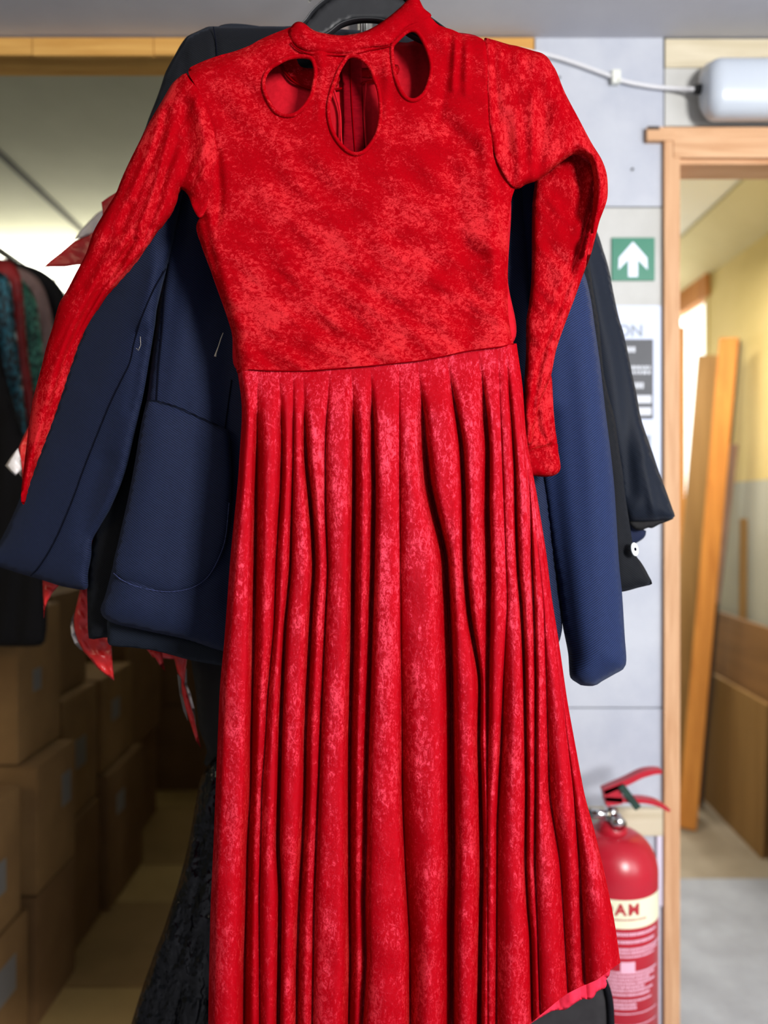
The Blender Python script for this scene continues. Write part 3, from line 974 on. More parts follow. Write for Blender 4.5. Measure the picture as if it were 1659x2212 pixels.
carton(-0.62, 3.70, 4.1, 0.425, 0.90, 'cardboard box closing the far end of the aisle, upper one', 'card2', w=0.5)

# ==================================================================  CLOTHES RAIL IN THE LEFT ROOM
rail = thing('clothes_rail', 'steel clothes rail carrying the dark garments in the left room', 'clothes rail', (-1.25, 1.9, 2.2))
tube('pipe', [(-1.25, 1.86, 2.2), (-1.25, 3.68, 2.2)], 0.014, 'steel', rail)
tube('upright', [(-1.25, 3.62, 0.010), (-1.25, 3.62, 2.2)], 0.014, 'steel', rail)
tube('upright', [(-1.25, 1.9, LZ), (-1.25, 1.9, 2.2)], 0.01, 'steel', rail)
def hung(outline, D, mat, label, name='hanging_garment', cat='garment', folds=1):
    g = thing(name, label, cat, W(-60, 1390, D), 'dark garments on the left room rail')
    cloth('garment_body', outline, D, mat, g, dome=(30, 0.014), step=13, h=wav(int(D * 100), 5, 34, 92, 12, 7))
    hx = -1.25
    zt = EYE + (CY - min(p[1] for p in outline)) / FPX * D
    tube('hanger_hook', [(hx, D, zt - 0.03), (hx, D, zt + 0.02), (hx + 0.008, D, 2.20), (hx, D, 2.222), (hx - 0.012, D, 2.205)], 0.002, 'steel', g, 6)
    return g
hung([(-430, 600), (-270, 550), (-60, 590), (-25, 640), (0, 760), (32, 880), (62, 990), (88, 1180), (97, 1385), (40, 1397), (-100, 1392), (-430, 1392)], 1.90, 'matte_black', 'long black garment at the left edge, nearest on the far rail')
hung([(-430, 600), (-270, 545), (-20, 580), (20, 605), (33, 700), (52, 860), (66, 1000), (60, 1180), (-430, 1180)], 1.945, 'teal', 'teal sequined garment between the black ones at the left edge')
hung([(-400, 600), (-270, 540), (10, 560), (40, 585), (50, 640), (60, 760), (78, 900), (80, 1050), (-400, 1050)], 1.99, 'redcloth', 'dark red garment showing as a narrow strip on the far rail')
hung([(-400, 600), (-240, 540), (20, 585), (62, 620), (80, 660), (94, 780), (98, 1000), (-400, 1000)], 2.035, 'mint', 'mint green sequined garment on the far rail')
hung([(-400, 600), (-240, 540), (30, 575), (85, 606), (112, 680), (130, 800), (130, 1000), (-400, 1000)], 2.08, 'dusty', 'dusty pink garment on the far rail')
hung([(-400, 600), (-240, 520), (30, 565), (100, 590), (142, 640), (160, 760), (160, 1240), (-400, 1240)], 2.125, 'matte_black', 'black jacket furthest back on the far rail, behind the pink garment')

# ==================================================================  RAIL CARRYING THE NEAR CLOTHES
nr = thing('garment_rail', 'steel post and rail the dresses and jackets hang from', 'clothes rail', (-0.036, 1.5, 2.35))
tube('upright', [W(790, 40, 1.50), (W(790, 40, 1.5)[0], 1.50, 0.0)], 0.034, 'steel', nr, 28)
tube('upright_top', [W(790, 40, 1.50), (W(790, 40, 1.5)[0], 1.50, CEIL)], 0.034, 'steel', nr, 28)
tube('pipe', [(W(790, 40, 1.5)[0], 1.50, 2.16), (-0.02, 0.6, 2.16)], 0.012, 'steel', nr, 16)

def hook(x, D, z, parent, name='hanger_hook'):
    tube(name, [(x, D, z), (x, D, 2.13), (x + 0.012, D, 2.155), (x + 0.008, D, 2.172), (x - 0.008, D, 2.176), (x - 0.018, D, 2.16)], 0.0018, 'steel', parent, 8)

# dress hanger (moulded black plastic)
HD = 0.925
hg = thing('coat_hanger', 'black moulded plastic hanger holding the red velvet dress', 'hanger', W(785, 60, HD))
outer = [(470, 150), (560, 110), (620, 80), (659, 50), (672, 32), (690, 14), (713, -2), (745, -18), (790, -26), (835, -18), (870, -4), (900, 18), (930, 44), (1000, 90), (1080, 118), (1130, 132),
         (1130, 150), (1070, 142), (980, 118), (900, 84), (862, 62), (830, 48), (800, 44), (765, 46), (735, 56), (708, 76), (668, 92), (600, 124), (520, 160), (476, 168)]
cloth('hanger_body', outer, HD, 'plastic_black', hg, dome=(7, 0.005), step=8, back=1.0)
rim1 = smoothline(outer[:16], 6)
tube('hanger_rim', [W(a, b, HD - 0.002) for a, b in rim1], 0.0015, 'plastic_black', hg, 8, flat=4.5)
rim2 = smoothline(outer[16:], 6)
tube('hanger_rim', [W(a, b, HD - 0.002) for a, b in rim2], 0.0013, 'plastic_black', hg, 8, flat=4.5)
hook(W(790, 0, HD)[0], HD, W(0, -15, HD)[2], hg)

# ==================================================================  RED VELVET DRESS
dress = thing('velvet_dress', 'red crushed velvet long-sleeved dress with three neckline cutouts', 'dress', W(780, 2300, 0.93))
BD = 0.915
holeL = [(602, 135.5), (616, 128), (630, 123.5), (644, 122), (656, 122), (668.5, 124), (675, 129), (679, 138), (682, 152), (681, 168), (679, 181), (673, 205), (665, 220), (656, 232), (644, 243), (632, 249), (615.5, 250), (602, 246), (593, 239), (582, 222), (571, 196), (569, 178), (574, 160), (586, 145)]
holeM = [(750, 124), (757, 121), (765, 121), (777, 124.6), (791, 135.5), (803, 152), (809, 171), (816, 188), (821, 215), (822, 249), (816, 285), (803, 309), (786, 328), (767, 333), (750, 326), (729, 304), (714, 273), (709, 237), (713, 208), (723, 176), (736, 145)]
holeR = [(847, 101), (856, 89), (866, 79), (878, 69), (888, 65), (899, 67), (912, 83), (926, 115), (932, 144), (928, 173), (916, 202), (898, 216), (883, 215), (869, 202), (856, 173), (849, 144)]
body = [(407, 152), (426, 138), (470, 121), (506, 111), (540, 98), (561, 86), (608, 66), (645, 56), (700, 80), (750, 88), (800, 84), (850, 62), (890, 36), (926, 36), (948, 54), (977, 64), (994, 72), (1006, 77), (1042, 84),
        (1054, 110), (1058, 180), (1064, 260), (1074, 340), (1090, 372), (1112, 400), (1106, 426), (1101, 457), (1098, 500), (1097, 600), (1098, 680), (1104, 720), (1108, 744),
        (1081, 748), (1012, 757), (960, 768), (906, 778), (840, 785), (802, 789), (729, 795), (671, 799), (633, 800), (585, 800), (540, 798), (513, 805),
        (511, 780), (500, 716), (483, 659), (470, 620), (455, 584), (435, 530), (424, 490), (436, 462), (449, 439), (461, 400), (467, 337), (462, 287), (450, 245), (439, 216), (424, 188)]
crease_line = [(1046, 84), (1052, 160), (1054, 238), (1064, 358), (1076, 477), (1086, 556), (1094, 640), (1099, 730)]
def body_h(P):
    dist, side = segdist(P, smoothline(crease_line, 12))
    stp = np.where(side < 0, 0.0075 / (1 + np.exp(-(dist - 3) / 2.0)), 0) if SIDE_FLIP else np.where(side > 0, 0.012 / (1 + np.exp(-(dist - 3) / 2.0)), 0)
    h = -stp
    h = h + creases([([(975, 66), (972, 120), (962, 180), (950, 260)], 2.2, 10), ([(997, 74), (994, 120), (992, 170)], 2.4, 7), ([(985, 70), (983, 120), (978, 190)], -4, 7), ([(1008, 78), (1008, 130), (1006, 200)], -2, 7),
                     ([(440, 470), (470, 600), (505, 740)], 3, 8), ([(470, 330), (476, 420), (470, 480)], 4, 8),
                     ([(960, 200), (985, 400), (1010, 600), (1020, 740)], 3.5, 26), ([(1045, 300), (1058, 450), (1066, 600)], -3, 16),
                     ([(690, 115), (694, 180), (688, 250)], -2, 10), ([(840, 105), (836, 180), (834, 250)], -2, 10)])(P)
    low = np.clip((P[:, 1] - 380) / 250, 0, 1)
    h = h + wav(3, 7, 46, 28, 18, 1.5)(P) * low + wav(5, 6, 80, 60, 60, 1.6)(P)
    h = h + wav(8, 6, 22, 35, 25, 0.45)(P) * (0.4 + 0.6 * low)
    return h
SIDE_FLIP = True
DL = [[(407, 152), (426, 138), (506, 111), (561, 86), (608, 66), (645, 56)], [(948, 54), (994, 72), (1042, 84)], [(1116, 404), (1101, 457), (1097, 600), (1098, 680), (1108, 744), (1112, 790)],
      [(430, 466), (424, 490), (455, 584), (483, 659), (500, 716), (513, 805), (513, 850)]]
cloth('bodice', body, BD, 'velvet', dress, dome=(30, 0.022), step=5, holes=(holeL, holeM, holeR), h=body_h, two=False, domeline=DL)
bodyD = lambda off=0.0: (lambda P: np.full(len(P), BD - 0.0225 - off))
for nm, hl in (('cutout_trim', holeL), ('cutout_trim', holeM), ('cutout_trim', holeR)):
    L = smoothline(hl, 5, True)
    dd = np.min([segdist(L, smoothline(q, 10))[0] for q in DL], 0)
    dmm = 0.022 * np.sqrt(np.clip(1 - np.clip(1 - dd / 30, 0, 1)**2, 0, 1))
    hh = body_h(L)
    tube(nm, [W(a, b, BD - q - e * 0.9 - 0.0006) for (a, b), q, e in zip(L, dmm, hh)], 0.0024, 'velvet', dress, 8, closed=True)
# back of the dress, seen through the cutouts: matte wrong side
backpoly = [(407, 154), (470, 123), (540, 100), (608, 72), (636, 80), (640, 100), (640, 146), (660, 160), (690, 150), (720, 120), (740, 100), (800, 96), (850, 90), (880, 92), (895, 88), (905, 80), (926, 60), (977, 68), (1042, 88),
            (1064, 260), (1088, 372), (1104, 430), (1097, 600), (1106, 742), (906, 776), (729, 793), (515, 800), (500, 716), (455, 584), (430, 500), (460, 400), (462, 287), (424, 190)]
cloth('back_panel', backpoly, BD + 0.018, 'red_lining', dress, dome=(30, 0.004), step=12, h=both(wav(12, 5, 60, 80, 20, 1.5), creases([([(880, 90), (885, 150), (880, 220)], -4, 12), ([(905, 100), (908, 160), (900, 230)], 3, 8)])), two=True)
bc = [(604, 120), (612, 150), (640, 180), (675, 196), (720, 198), (740, 170), (800, 168), (860, 160), (860, 140), (800, 146), (742, 148), (700, 152), (683, 148), (650, 144), (640, 122), (644, 112), (612, 108)]
cloth('back_collar', bc, BD + 0.012, 'velvet', dress, dome=(10, 0.002), step=8, h=wav(2, 4, 30, 10, 20, 1.5))
seam('collar_piping', [(600, 132), (615, 156), (640, 180), (676, 193), (705, 196), (745, 190)], BD + 0.0095, 0.0014, 'seam', dress)
seam('collar_piping', [(780, 182), (800, 176), (830, 170)], BD + 0.0085, 0.0018, 'velvet', dress)
zt_ = [(733, 125), (739, 180), (741, 260), (738, 340), (790, 340), (786, 260), (783, 190), (781, 125)]
zp = cloth('zipper_tape', zt_, BD + 0.008, 'zip_tape', dress, dome=(6, 0.001), step=6, smooth=False)
seam('zipper_teeth', [(757, 120), (759, 200), (763, 270), (768, 338)], BD + 0.0064, 0.0009, 'seam', dress)
seam('facing_edge', [(722, 195), (734, 240), (737, 300), (742, 336)], BD + 0.0066, 0.0014, 'red_lining', dress)
seam('facing_edge', [(790, 180), (787, 240), (790, 300), (794, 336)], BD + 0.0066, 0.0014, 'red_lining', dress)
# collar band
collar = [(641, 47), (655, 49), (677, 65), (702, 72), (731, 76), (753, 75), (789, 67), (825, 47), (862, 18), (880, 0), (893, -12), (904, -4), (916, 18), (932, 33), (920, 48), (905, 58), (893, 58), (880, 62), (862, 83), (846, 99), (808, 107), (760, 118.5), (717, 120), (676, 118), (657, 113), (640, 104), (628, 92), (622, 74), (630, 56)]
cloth('collar', collar, BD - 0.0165, 'velvet', dress, dome=(20, 0.009), step=5, h=both(wav(21, 5, 34, 20, 30, 0.9), creases([([(655, 60), (662, 80), (690, 100)], -2, 10)])))
seam('collar_seam', [(628, 92), (640, 104), (657, 113), (676, 118), (717, 120), (760, 118.5), (808, 107), (846, 99)], BD - 0.0232, 0.0008, 'seam', dress)

# left sleeve (image left)
slL = [(400, 159), (410, 172), (424, 188), (440, 218), (452, 250), (463, 287), (468, 337), (464, 398), (450, 439), (440, 462), (430, 470), (418, 452), (408, 425), (399, 413), (391, 409), (386, 418), (383, 434), (372, 458), (355, 484), (338, 503), (310, 545), (286, 577), (256, 611), (229, 642), (206, 676), (189, 703), (169, 746), (155, 787), (146, 812), (138, 838), (118, 898), (94, 962), (74, 1016), (60, 1060), (52, 1090),
       (46, 1085), (46, 1058), (50, 1023), (56, 972), (61, 929), (67, 888), (71, 864), (81, 824), (91, 787), (101, 746), (115, 702), (128, 655), (142, 632), (165, 588), (162, 594), (186, 547), (202, 500), (221, 466), (233, 446), (250, 418), (263, 385), (280, 348), (297, 314), (314, 280), (327, 256), (351, 216), (371, 182), (385, 168)]
slL = [p for p in slL if p != (162, 594)]
def slL_D(P):
    return BD - 0.004 + 0.02 * np.clip((P[:, 1] - 500) / 500, 0, 1)
i0 = slL.index((46, 1058))
cloth('sleeve', slL, slL_D, 'velvet_sleeve', dress, dome=(34, 0.020), step=5, domeline=[[(404, 152)] + slL[i0:][::-1], slL[slL.index((408, 425)):slL.index((52, 1090)) + 1]], h=both(
    creases([([(360, 240), (335, 320), (300, 410), (262, 500)], 4, 9), ([(385, 300), (362, 360), (340, 440), (310, 520)], 3.5, 8), ([(345, 270), (322, 340), (285, 430)], -4, 8), ([(368, 290), (350, 350), (330, 420), (300, 490)], -4, 7),
             ([(420, 210), (440, 290), (440, 380)], -5, 14), ([(400, 230), (405, 320), (400, 400)], 4, 16),
             ([(290, 520), (240, 590), (185, 680), (150, 760), (120, 860), (85, 970), (62, 1050)], 7, 8), ([(270, 520), (215, 590), (165, 680), (130, 770), (100, 860)], -3, 12),
             ([(240, 500), (210, 560), (180, 620)], 3, 10), ([(330, 510), (270, 580), (215, 650), (180, 715), (150, 790)], -4, 7)]),
    wav(31, 6, 30, 118, 12, 1.0)))
seam('armhole_seam', [(401, 160), (424, 188), (440, 218), (452, 250), (463, 287), (468, 337), (464, 398), (450, 439), (440, 460)], BD - 0.0065, 0.0016, 'seam', dress)

# right sleeve: upper arm
slR = [(1046, 83), (1059, 84), (1100, 96), (1116, 99), (1154, 110), (1171, 115), (1184, 125), (1193, 139), (1201, 152), (1220, 199), (1249, 254), (1277, 307), (1300, 345), (1310, 373), (1313, 402), (1311, 433), (1294, 481), (1278, 544), (1266, 576),
       (1276, 500), (1281, 440), (1283, 400), (1279, 365), (1272, 343), (1256, 333), (1239, 334), (1220, 345), (1192, 366), (1173, 381), (1158, 391), (1135, 399), (1118, 408), (1100, 395), (1086, 372), (1072, 345), (1060, 290), (1054, 230), (1050, 150)]
cloth('sleeve', slR, BD + 0.002, 'velvet_sleeve', dress, dome=(30, 0.020), step=5, domeline=[slR[:slR.index((1276, 500))], slR[slR.index((1276, 500)):slR.index((1118, 408)) + 1]], h=both(
    creases([([(1056, 92), (1060, 180), (1066, 260), (1074, 330)], -3, 9), ([(1068, 100), (1070, 180), (1076, 260)], 2.5, 8), ([(1150, 200), (1152, 300), (1152, 390)], -3, 9), ([(1175, 230), (1172, 320), (1160, 380)], 3, 14), ([(1115, 240), (1120, 330), (1118, 400)], -2.5, 10), ([(1090, 250), (1100, 330)], 2, 9),
             ([(1286, 340), (1296, 390), (1290, 450)], -2, 9)]), wav(41, 6, 40, 95, 25, 1.1)))
# right sleeve: folded lower arm
slR2 = [(1158, 386), (1155, 400), (1150, 440), (1149, 480), (1148, 596), (1142, 660), (1137, 690), (1136, 765), (1133, 820), (1132, 880), (1136, 930), (1143, 985), (1146, 1020),
        (1154, 1026), (1168, 1008), (1160, 990), (1148, 1000), (1148, 960), (1155, 900), (1170, 850), (1190, 810), (1194, 790), (1202, 754), (1215, 715), (1232, 669), (1240, 650), (1266, 576), (1278, 544), (1294, 481), (1309, 440), (1312, 400), (1300, 352), (1280, 328), (1250, 322), (1215, 336), (1185, 362)]
slR2 = [(1158, 386), (1155, 400), (1150, 440), (1149, 480), (1148, 596), (1142, 660), (1137, 690), (1136, 765), (1133, 820), (1132, 880), (1134, 960), (1148, 958), (1155, 915), (1170, 862), (1190, 812), (1195, 788), (1202, 754), (1215, 715), (1232, 669), (1240, 648), (1266, 576), (1278, 544), (1294, 481), (1304, 440), (1306, 400), (1296, 356), (1278, 334), (1250, 326), (1215, 340), (1185, 366)]
cloth('sleeve_lower', slR2, BD + 0.026, 'velvet_sleeve', dress, dome=(28, 0.014), step=5, h=both(
    creases([([(1285, 400), (1272, 470), (1256, 540), (1230, 610), (1200, 690), (1172, 770), (1158, 840), (1148, 900)], 6, 6), ([(1276, 380), (1262, 450), (1236, 540), (1205, 640)], -3, 12),
             ([(1200, 440), (1215, 520), (1200, 620), (1180, 720)], -3, 20), ([(1250, 350), (1262, 400), (1250, 460)], 5, 14)]), wav(43, 5, 44, 60, 30, 1.2)))
slR3 = [(1130, 850), (1160, 840), (1184, 800), (1191, 812), (1194, 850), (1196, 888), (1200, 930), (1203, 962), (1190, 968), (1160, 972), (1140, 985), (1132, 950)]
cloth('sleeve_fold', slR3, BD + 0.040, 'velvet_sleeve', dress, dome=(20, 0.010), step=5, h=creases([([(1188, 850), (1185, 900), (1190, 950)], 4, 5), ([(1160, 890), (1165, 930), (1185, 960)], 4, 6)]))
cuff = [(1134, 972), (1160, 964), (1202, 956), (1206, 975), (1211, 1008), (1209, 1017), (1203, 1024), (1190, 1029), (1170, 1030), (1150, 1028), (1138, 1032), (1132, 1010)]
cloth('cuff', cuff, BD + 0.036, 'velvet_sleeve', dress, dome=(16, 0.010), step=5, h=wav(9, 4, 30, 20, 30, 0.8))

# ---------------- skirt
def dense(pts, ys):
    a = np.array(pts, float)
    v = np.interp(ys, a[:, 0], a[:, 1])
    k = np.exp(-np.linspace(-2, 2, 13)**2); k /= k.sum()
    vp = np.pad(v, 6, mode='reflect', reflect_type='odd')
    return np.convolve(vp, k, mode='valid')
YS = np.arange(720, 2360, 8.0)
FOLDS = [  # (y,x) line, (y,mm) depth, width left px, width right px
 ([(790,560),(850,554),(940,556),(1062,553),(1200,551),(1400,547),(1600,542),(1700,541),(1830,534),(1950,532),(2080,528),(2200,527),(2350,527)], [(800,1),(880,10),(1000,17),(1200,22),(2350,22)], 9, 12),
 ([(790,602),(870,606),(965,609),(1062,606),(1200,597),(1350,592),(1504,578),(1605,573),(1700,566),(1950,560),(2200,561),(2350,560)], [(800,0),(870,8),(1000,13),(1200,9),(1500,7),(2350,8)], 11, 7),
 ([(795,633),(1000,633),(1230,628),(1352,617),(1450,612),(1580,607),(1700,604),(1826,601),(1928,606),(2080,604),(2200,602),(2350,602)], [(795,3),(900,5),(1100,7),(1250,11),(1500,18),(2350,20)], 8, 4),
 ([(795,654),(880,657),(1000,661),(1062,668),(1150,675),(1230,678),(1301,673),(1402,668),(1504,663),(1605,659),(1700,658),(1826,653),(1953,646),(2080,642),(2200,641),(2350,640)], [(800,0),(880,7),(950,16),(1100,24),(1250,20),(2350,15)], 8, 8),
 ([(800,712),(940,703),(1110,704),(1230,709),(1350,703),(1575,693),(1715,688),(1950,679),(2200,675),(2350,674)], [(800,1),(900,4),(1500,6),(2350,4)], 9, 4),
 ([(795,758),(845,761),(940,764),(1060,764),(1230,762),(1400,760),(1605,755),(1720,754),(1950,754),(2080,756),(2200,753),(2350,752)], [(800,0),(860,11),(950,22),(1200,27),(2350,25)], 8, 12),
 ([(790,800),(870,804),(940,806),(1060,809),(1230,806),(1400,801),(1605,794),(1720,791),(1825,790),(1950,787),(2080,790),(2200,783),(2350,780)], [(800,0),(860,11),(1000,18),(1200,20),(1500,18),(2350,15)], 14, 6),
 ([(786,862),(1400,866),(1492,868),(1720,869),(1863,875),(2025,885),(2200,886),(2350,886)], [(1350,0),(1500,6),(1700,14),(2000,18),(2350,18)], 7, 22),
 ([(778,902),(827,906),(886,914),(940,917),(1044,927),(1124,945),(1200,963),(1333,970),(1465,975),(1600,976),(1863,979),(2025,976),(2200,976),(2350,976)], [(800,0),(850,8),(950,20),(1100,30),(2350,30)], 20, 8),
 ([(764,962),(806,970),(886,985),(960,997),(1060,1002),(1230,1005),(1333,1014),(1412,1028),(1465,1036),(1600,1034),(1700,1037),(1863,1041),(2025,1038),(2200,1035),(2350,1034)], [(790,0),(830,10),(950,19),(1200,20),(1500,24),(2350,26)], 9, 6),
 ([(752,1030),(820,1042),(886,1049),(965,1055),(1100,1054),(1230,1058),(1333,1057),(1465,1055),(1600,1054),(1720,1052),(2350,1054)], [(780,0),(820,8),(900,19),(1200,22),(1400,15),(1600,9),(1750,0),(2350,0)], 16, 5),
 ([(748,1076),(1300,1096),(1465,1088),(1600,1083),(1700,1078),(1780,1074),(2350,1072)], [(1350,0),(1450,8),(1600,15),(1750,11),(2000,6),(2350,6)], 5, 16),
 ([(745,1091),(753,1092),(912,1105),(1018,1112),(1124,1114),(1230,1118),(1306,1125),(1400,1130),(1518,1133),(1700,1136),(1863,1134),(1960,1139),(2025,1145),(2200,1149),(2350,1152)], [(750,6),(1000,9),(1300,12),(1700,14),(2350,12)], 4, 6),
 ([(745,1103),(900,1126),(1000,1138),(1071,1145),(1230,1149),(1333,1154),(1465,1157),(1720,1157),(1863,1156),(2025,1162),(2350,1172)], [(950,0),(1100,6),(1500,8),(1800,7),(2000,0)], 6, 4),
 ([(744,1108),(1000,1141),(1200,1164),(1300,1174),(1465,1180),(1720,1187),(1863,1210),(2025,1220),(2200,1230),(2350,1236)], [(1300,0),(1500,5),(1800,12),(2350,10)], 12, 20),
 ([(743,1111),(1000,1143.5),(1200,1176),(1300,1190),(1500,1214),(1700,1238),(1863,1252),(2100,1262),(2200,1268),(2350,1270)], [(1500,0),(1700,6),(2350,9)], 12, 9),
]
EL = [(790,511),(800,512),(830,517),(860,522),(900,523),(960,519),(1040,514),(1100,508),(1150,503),(1200,498),(1280,492),(1380,485),(1480,475),(1600,470),(1700,466),(1826,461),(1953,455),(2080,452),(2200,450),(2350,449)]
ER = [(740,1114),(744,1116),(832,1129),(939,1136),(992,1145),(1058,1158),(1138,1171),(1200,1181),(1280,1190),(1385,1207),(1518,1226),(1720,1263),(1797,1285),(1895,1308),(1993,1328),(2078,1340),(2200,1356),(2350,1372)]
WA = np.array([(505,805),(523,799),(585,800),(633,800),(671,799),(729,795),(802,789),(840,785),(906,778),(960,768),(1012,757),(1081,748),(1113,742),(1125,742)], float)
HE = np.array([(430,2330),(900,2312),(1060,2262),(1149,2208),(1220,2149),(1253,2132),(1289,2117),(1328,2088),(1342,2078),(1400,2060)], float)
lines = [dense(EL, YS)] + [dense(f[0], YS) for f in FOLDS] + [dense(ER, YS)]
deps = [dense(f[1], YS) / 1000 for f in FOLDS]
def skirt_sheet(name, mat, Dbase, front=True):
    cols = []
    for i in range(len(lines) - 1):
        wpx = (lines[i + 1] - lines[i]).mean()
        n = max(8, int(wpx / 2.6)) if front else max(3, int(wpx / 10))
        t = np.arange(n) / n
        if front: t = 0.5 * t + 0.5 * (0.5 - 0.5 * np.cos(np.pi * t))
        cols += [(i, a) for a in t]
    cols.append((len(lines) - 2, 1.0))
    ci = np.array([c[0] for c in cols]); ct = np.array([c[1] for c in cols])
    nr = 250 if front else 60
    LN = np.array(lines)
    v = np.linspace(0, 1, nr)
    X = np.zeros((nr, len(cols))); Y = np.zeros_like(X)
    for k in range(len(cols)):
        y = 790 + v * 1480
        for _ in range(10):
            x = np.interp(y, YS, LN[ci[k]]) * (1 - ct[k]) + np.interp(y, YS, LN[ci[k] + 1]) * ct[k]
            top = np.interp(x, WA[:, 0], WA[:, 1]); bot = np.interp(x, HE[:, 0], HE[:, 1])
            yn = top[0] * 0 + np.interp(x, WA[:, 0], WA[:, 1]) * 0 + top * 0
            y = (y + (top[0] + v * (bot[-1] - top[0]))) / 2
        X[:, k] = x; Y[:, k] = y
    P = np.stack([X.ravel(), Y.ravel()], 1)
    x, y = P[:, 0], P[:, 1]
    xl = np.interp(y, YS, lines[0]); xr = np.interp(y, YS, lines[-1])
    if front:
        h = np.zeros(len(P))
        for f, dl, ln in zip(FOLDS, deps, lines[1:-1]):
            c = np.interp(y, YS, ln); d = np.clip(np.interp(y, YS, dl), 0, 1)
            dx = x - c
            d = d * (0.08 + 0.92 * np.clip((y - np.interp(x, WA[:, 0], WA[:, 1]) - 8) / 105, 0, 1)**1.3)
            wdt = np.where(dx < 0, f[2], f[3]) * (0.8 + 0.35 * np.clip((y - 800) / 1400, 0, 1))
            h -= d * np.exp(-(np.abs(dx) / wdt)**1.6)
        # gentle rounding of every pleat
        for i in range(len(lines) - 1):
            a = np.interp(y, YS, lines[i]); b = np.interp(y, YS, lines[i + 1])
            t = (x - a) / np.maximum(b - a, 1)
            m = (t >= 0) & (t < 1)
            grow = np.clip((y - np.interp(x, WA[:, 0], WA[:, 1])) / 260, 0.03, 1)
            h += np.where(m, np.minimum((b - a), 70) * 0.00022 * np.sqrt(np.clip(4 * t * (1 - t), 0, 1)) * grow, 0)
        h += wav(77, 6, 60, 92, 7, 1.0)(P) * np.clip((y - 820) / 300, 0.1, 1) + wav(78, 5, 90, 20, 50, 0.9)(P)
        wl, wr = 18.0, 30.0
        e = 0.028 * (1 - np.sqrt(np.clip(1 - np.clip(1 - (x - xl) / wl, 0, 1)**2, 0, 1)))
        e2 = 0.026 * (1 - np.sqrt(np.clip(1 - np.clip(1 - (xr - x) / wr, 0, 1)**2, 0, 1)))
        tt = np.clip((y - 800) / 90, 0, 1)
        Dd = Dbase - h + e + e2 - 0.016 * tt
    else:
        Dd = Dbase - wav(55, 5, 50, 90, 8, 4)(P)
    V = np.stack([(x - CX) / FPX * Dd, Dd, EYE - (y - CY) / FPX * Dd], 1)
    nc = len(cols)
    idx = np.arange(nr * nc).reshape(nr, nc)
    F = np.stack([idx[:-1, :-1].ravel(), idx[1:, :-1].ravel(), idx[1:, 1:].ravel(), idx[:-1, 1:].ravel()], 1)
    if not front: F = F[:, ::-1]
    me = bpy.data.meshes.new(name)
    me.from_pydata(V.tolist(), [], F.tolist())
    return link(name, me, mat, dress)
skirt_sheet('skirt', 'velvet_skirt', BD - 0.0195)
skirt_sheet('skirt_back', 'velvet_skirt', BD + 0.022, front=False)
seam('waist_seam', [(513, 805), (540, 799), (585, 800.5), (633, 801), (671, 800), (729, 796), (802, 790), (840, 786), (906, 779), (960, 769), (1012, 758), (1081, 749), (1110, 743)], lambda P: BD - 0.0222 + 0.014 * (np.clip(1 - (P[:, 0] - 512) / 40, 0, 1)**2 + np.clip(1 - (1112 - P[:, 0]) / 40, 0, 1)**2), 0.0008, 'seam', dress)
# wrong side of the back hem hanging lower at the right
hem = [(1120, 2205), (1180, 2150), (1230, 2120), (1290, 2095), (1320, 2085), (1318, 2098), (1316, 2108), (1309, 2117), (1311, 2125), (1307, 2135), (1298, 2138), (1289, 2143), (1283, 2154), (1274, 2159), (1262, 2158), (1253, 2161), (1236, 2172), (1220, 2182), (1206, 2182), (1191, 2185), (1172, 2196), (1155, 2206), (1142, 2216), (1120, 2240), (1080, 2250)]
cloth('hem_lining', hem, BD + 0.03, 'pink_lining', dress, dome=(10, 0.002), step=6, h=creases([([(1258, 2100), (1262, 2158)], 6, 9), ([(1300, 2095), (1303, 2135)], 5, 7), ([(1200, 2130), (1206, 2182)], 5, 8), ([(1230, 2120), (1236, 2172)], -4, 9)]))

# ==================================================================  NAVY BLAZER
NB = 1.0
bl = thing('navy_blazer', 'navy blue twill blazer with patch pocket, hanging directly behind the red dress', 'jacket', W(700, 1390, NB))
bodyN = [(425, 240), (600, 230), (780, 240), (960, 230), (1100, 210), (1150, 260), (1165, 420), (1172, 620), (1180, 840), (1190, 1060), (1204, 1250), (1213, 1330), (1214, 1362), (1200, 1396), (1100, 1420), (900, 1440), (700, 1438), (560, 1425), (472, 1404), (405, 1382), (337, 1367), (290, 1357), (250, 1348), (232, 1340), (221, 1330), (217, 1315), (226, 1290), (241, 1234), (256, 1168), (277, 1074), (290, 1006), (304, 922), (317, 864), (325, 800), (334, 730), (341, 680), (346, 630), (355, 560), (366, 500), (380, 440), (395, 340)]
def bodyN_h(P):
    h = creases([([(372, 470), (366, 567), (350, 680), (336, 790), (326, 860)], -7, 14), ([(430, 500), (455, 700), (480, 900), (500, 1100)], 6, 40),
                 ([(500, 560), (500, 900), (500, 1300)], 8, 30), ([(330, 1000), (310, 1150), (290, 1300)], -6, 60)])(P)
    return h + wav(61, 4, 120, 95, 10, 1.5)(P)
bf = cloth('blazer_front', bodyN, NB, 'navy', bl, dome=(60, 0.022), step=9, h=bodyN_h)
seam('front_seam', [(366, 567), (356, 640), (350, 720), (343, 790), (338, 866)], on(bf, 0.0003), 0.0009, 'navyseam', bl)
seam('side_seam', [(500, 820), (492, 880), (484, 940), (478, 990)], on(bf, 0.0003), 0.0008, 'navyseam', bl)
pocket = [(318, 865), (326, 864), (338, 866), (381, 878), (425, 898), (450, 909), (472, 920), (492, 932), (500, 1000), (499, 1084), (490, 1168), (473, 1215), (449, 1252), (415, 1274), (371, 1282), (337, 1280), (290, 1269), (260, 1255), (243, 1236), (256, 1168), (277, 1074), (290, 1006), (304, 922), (312, 885)]
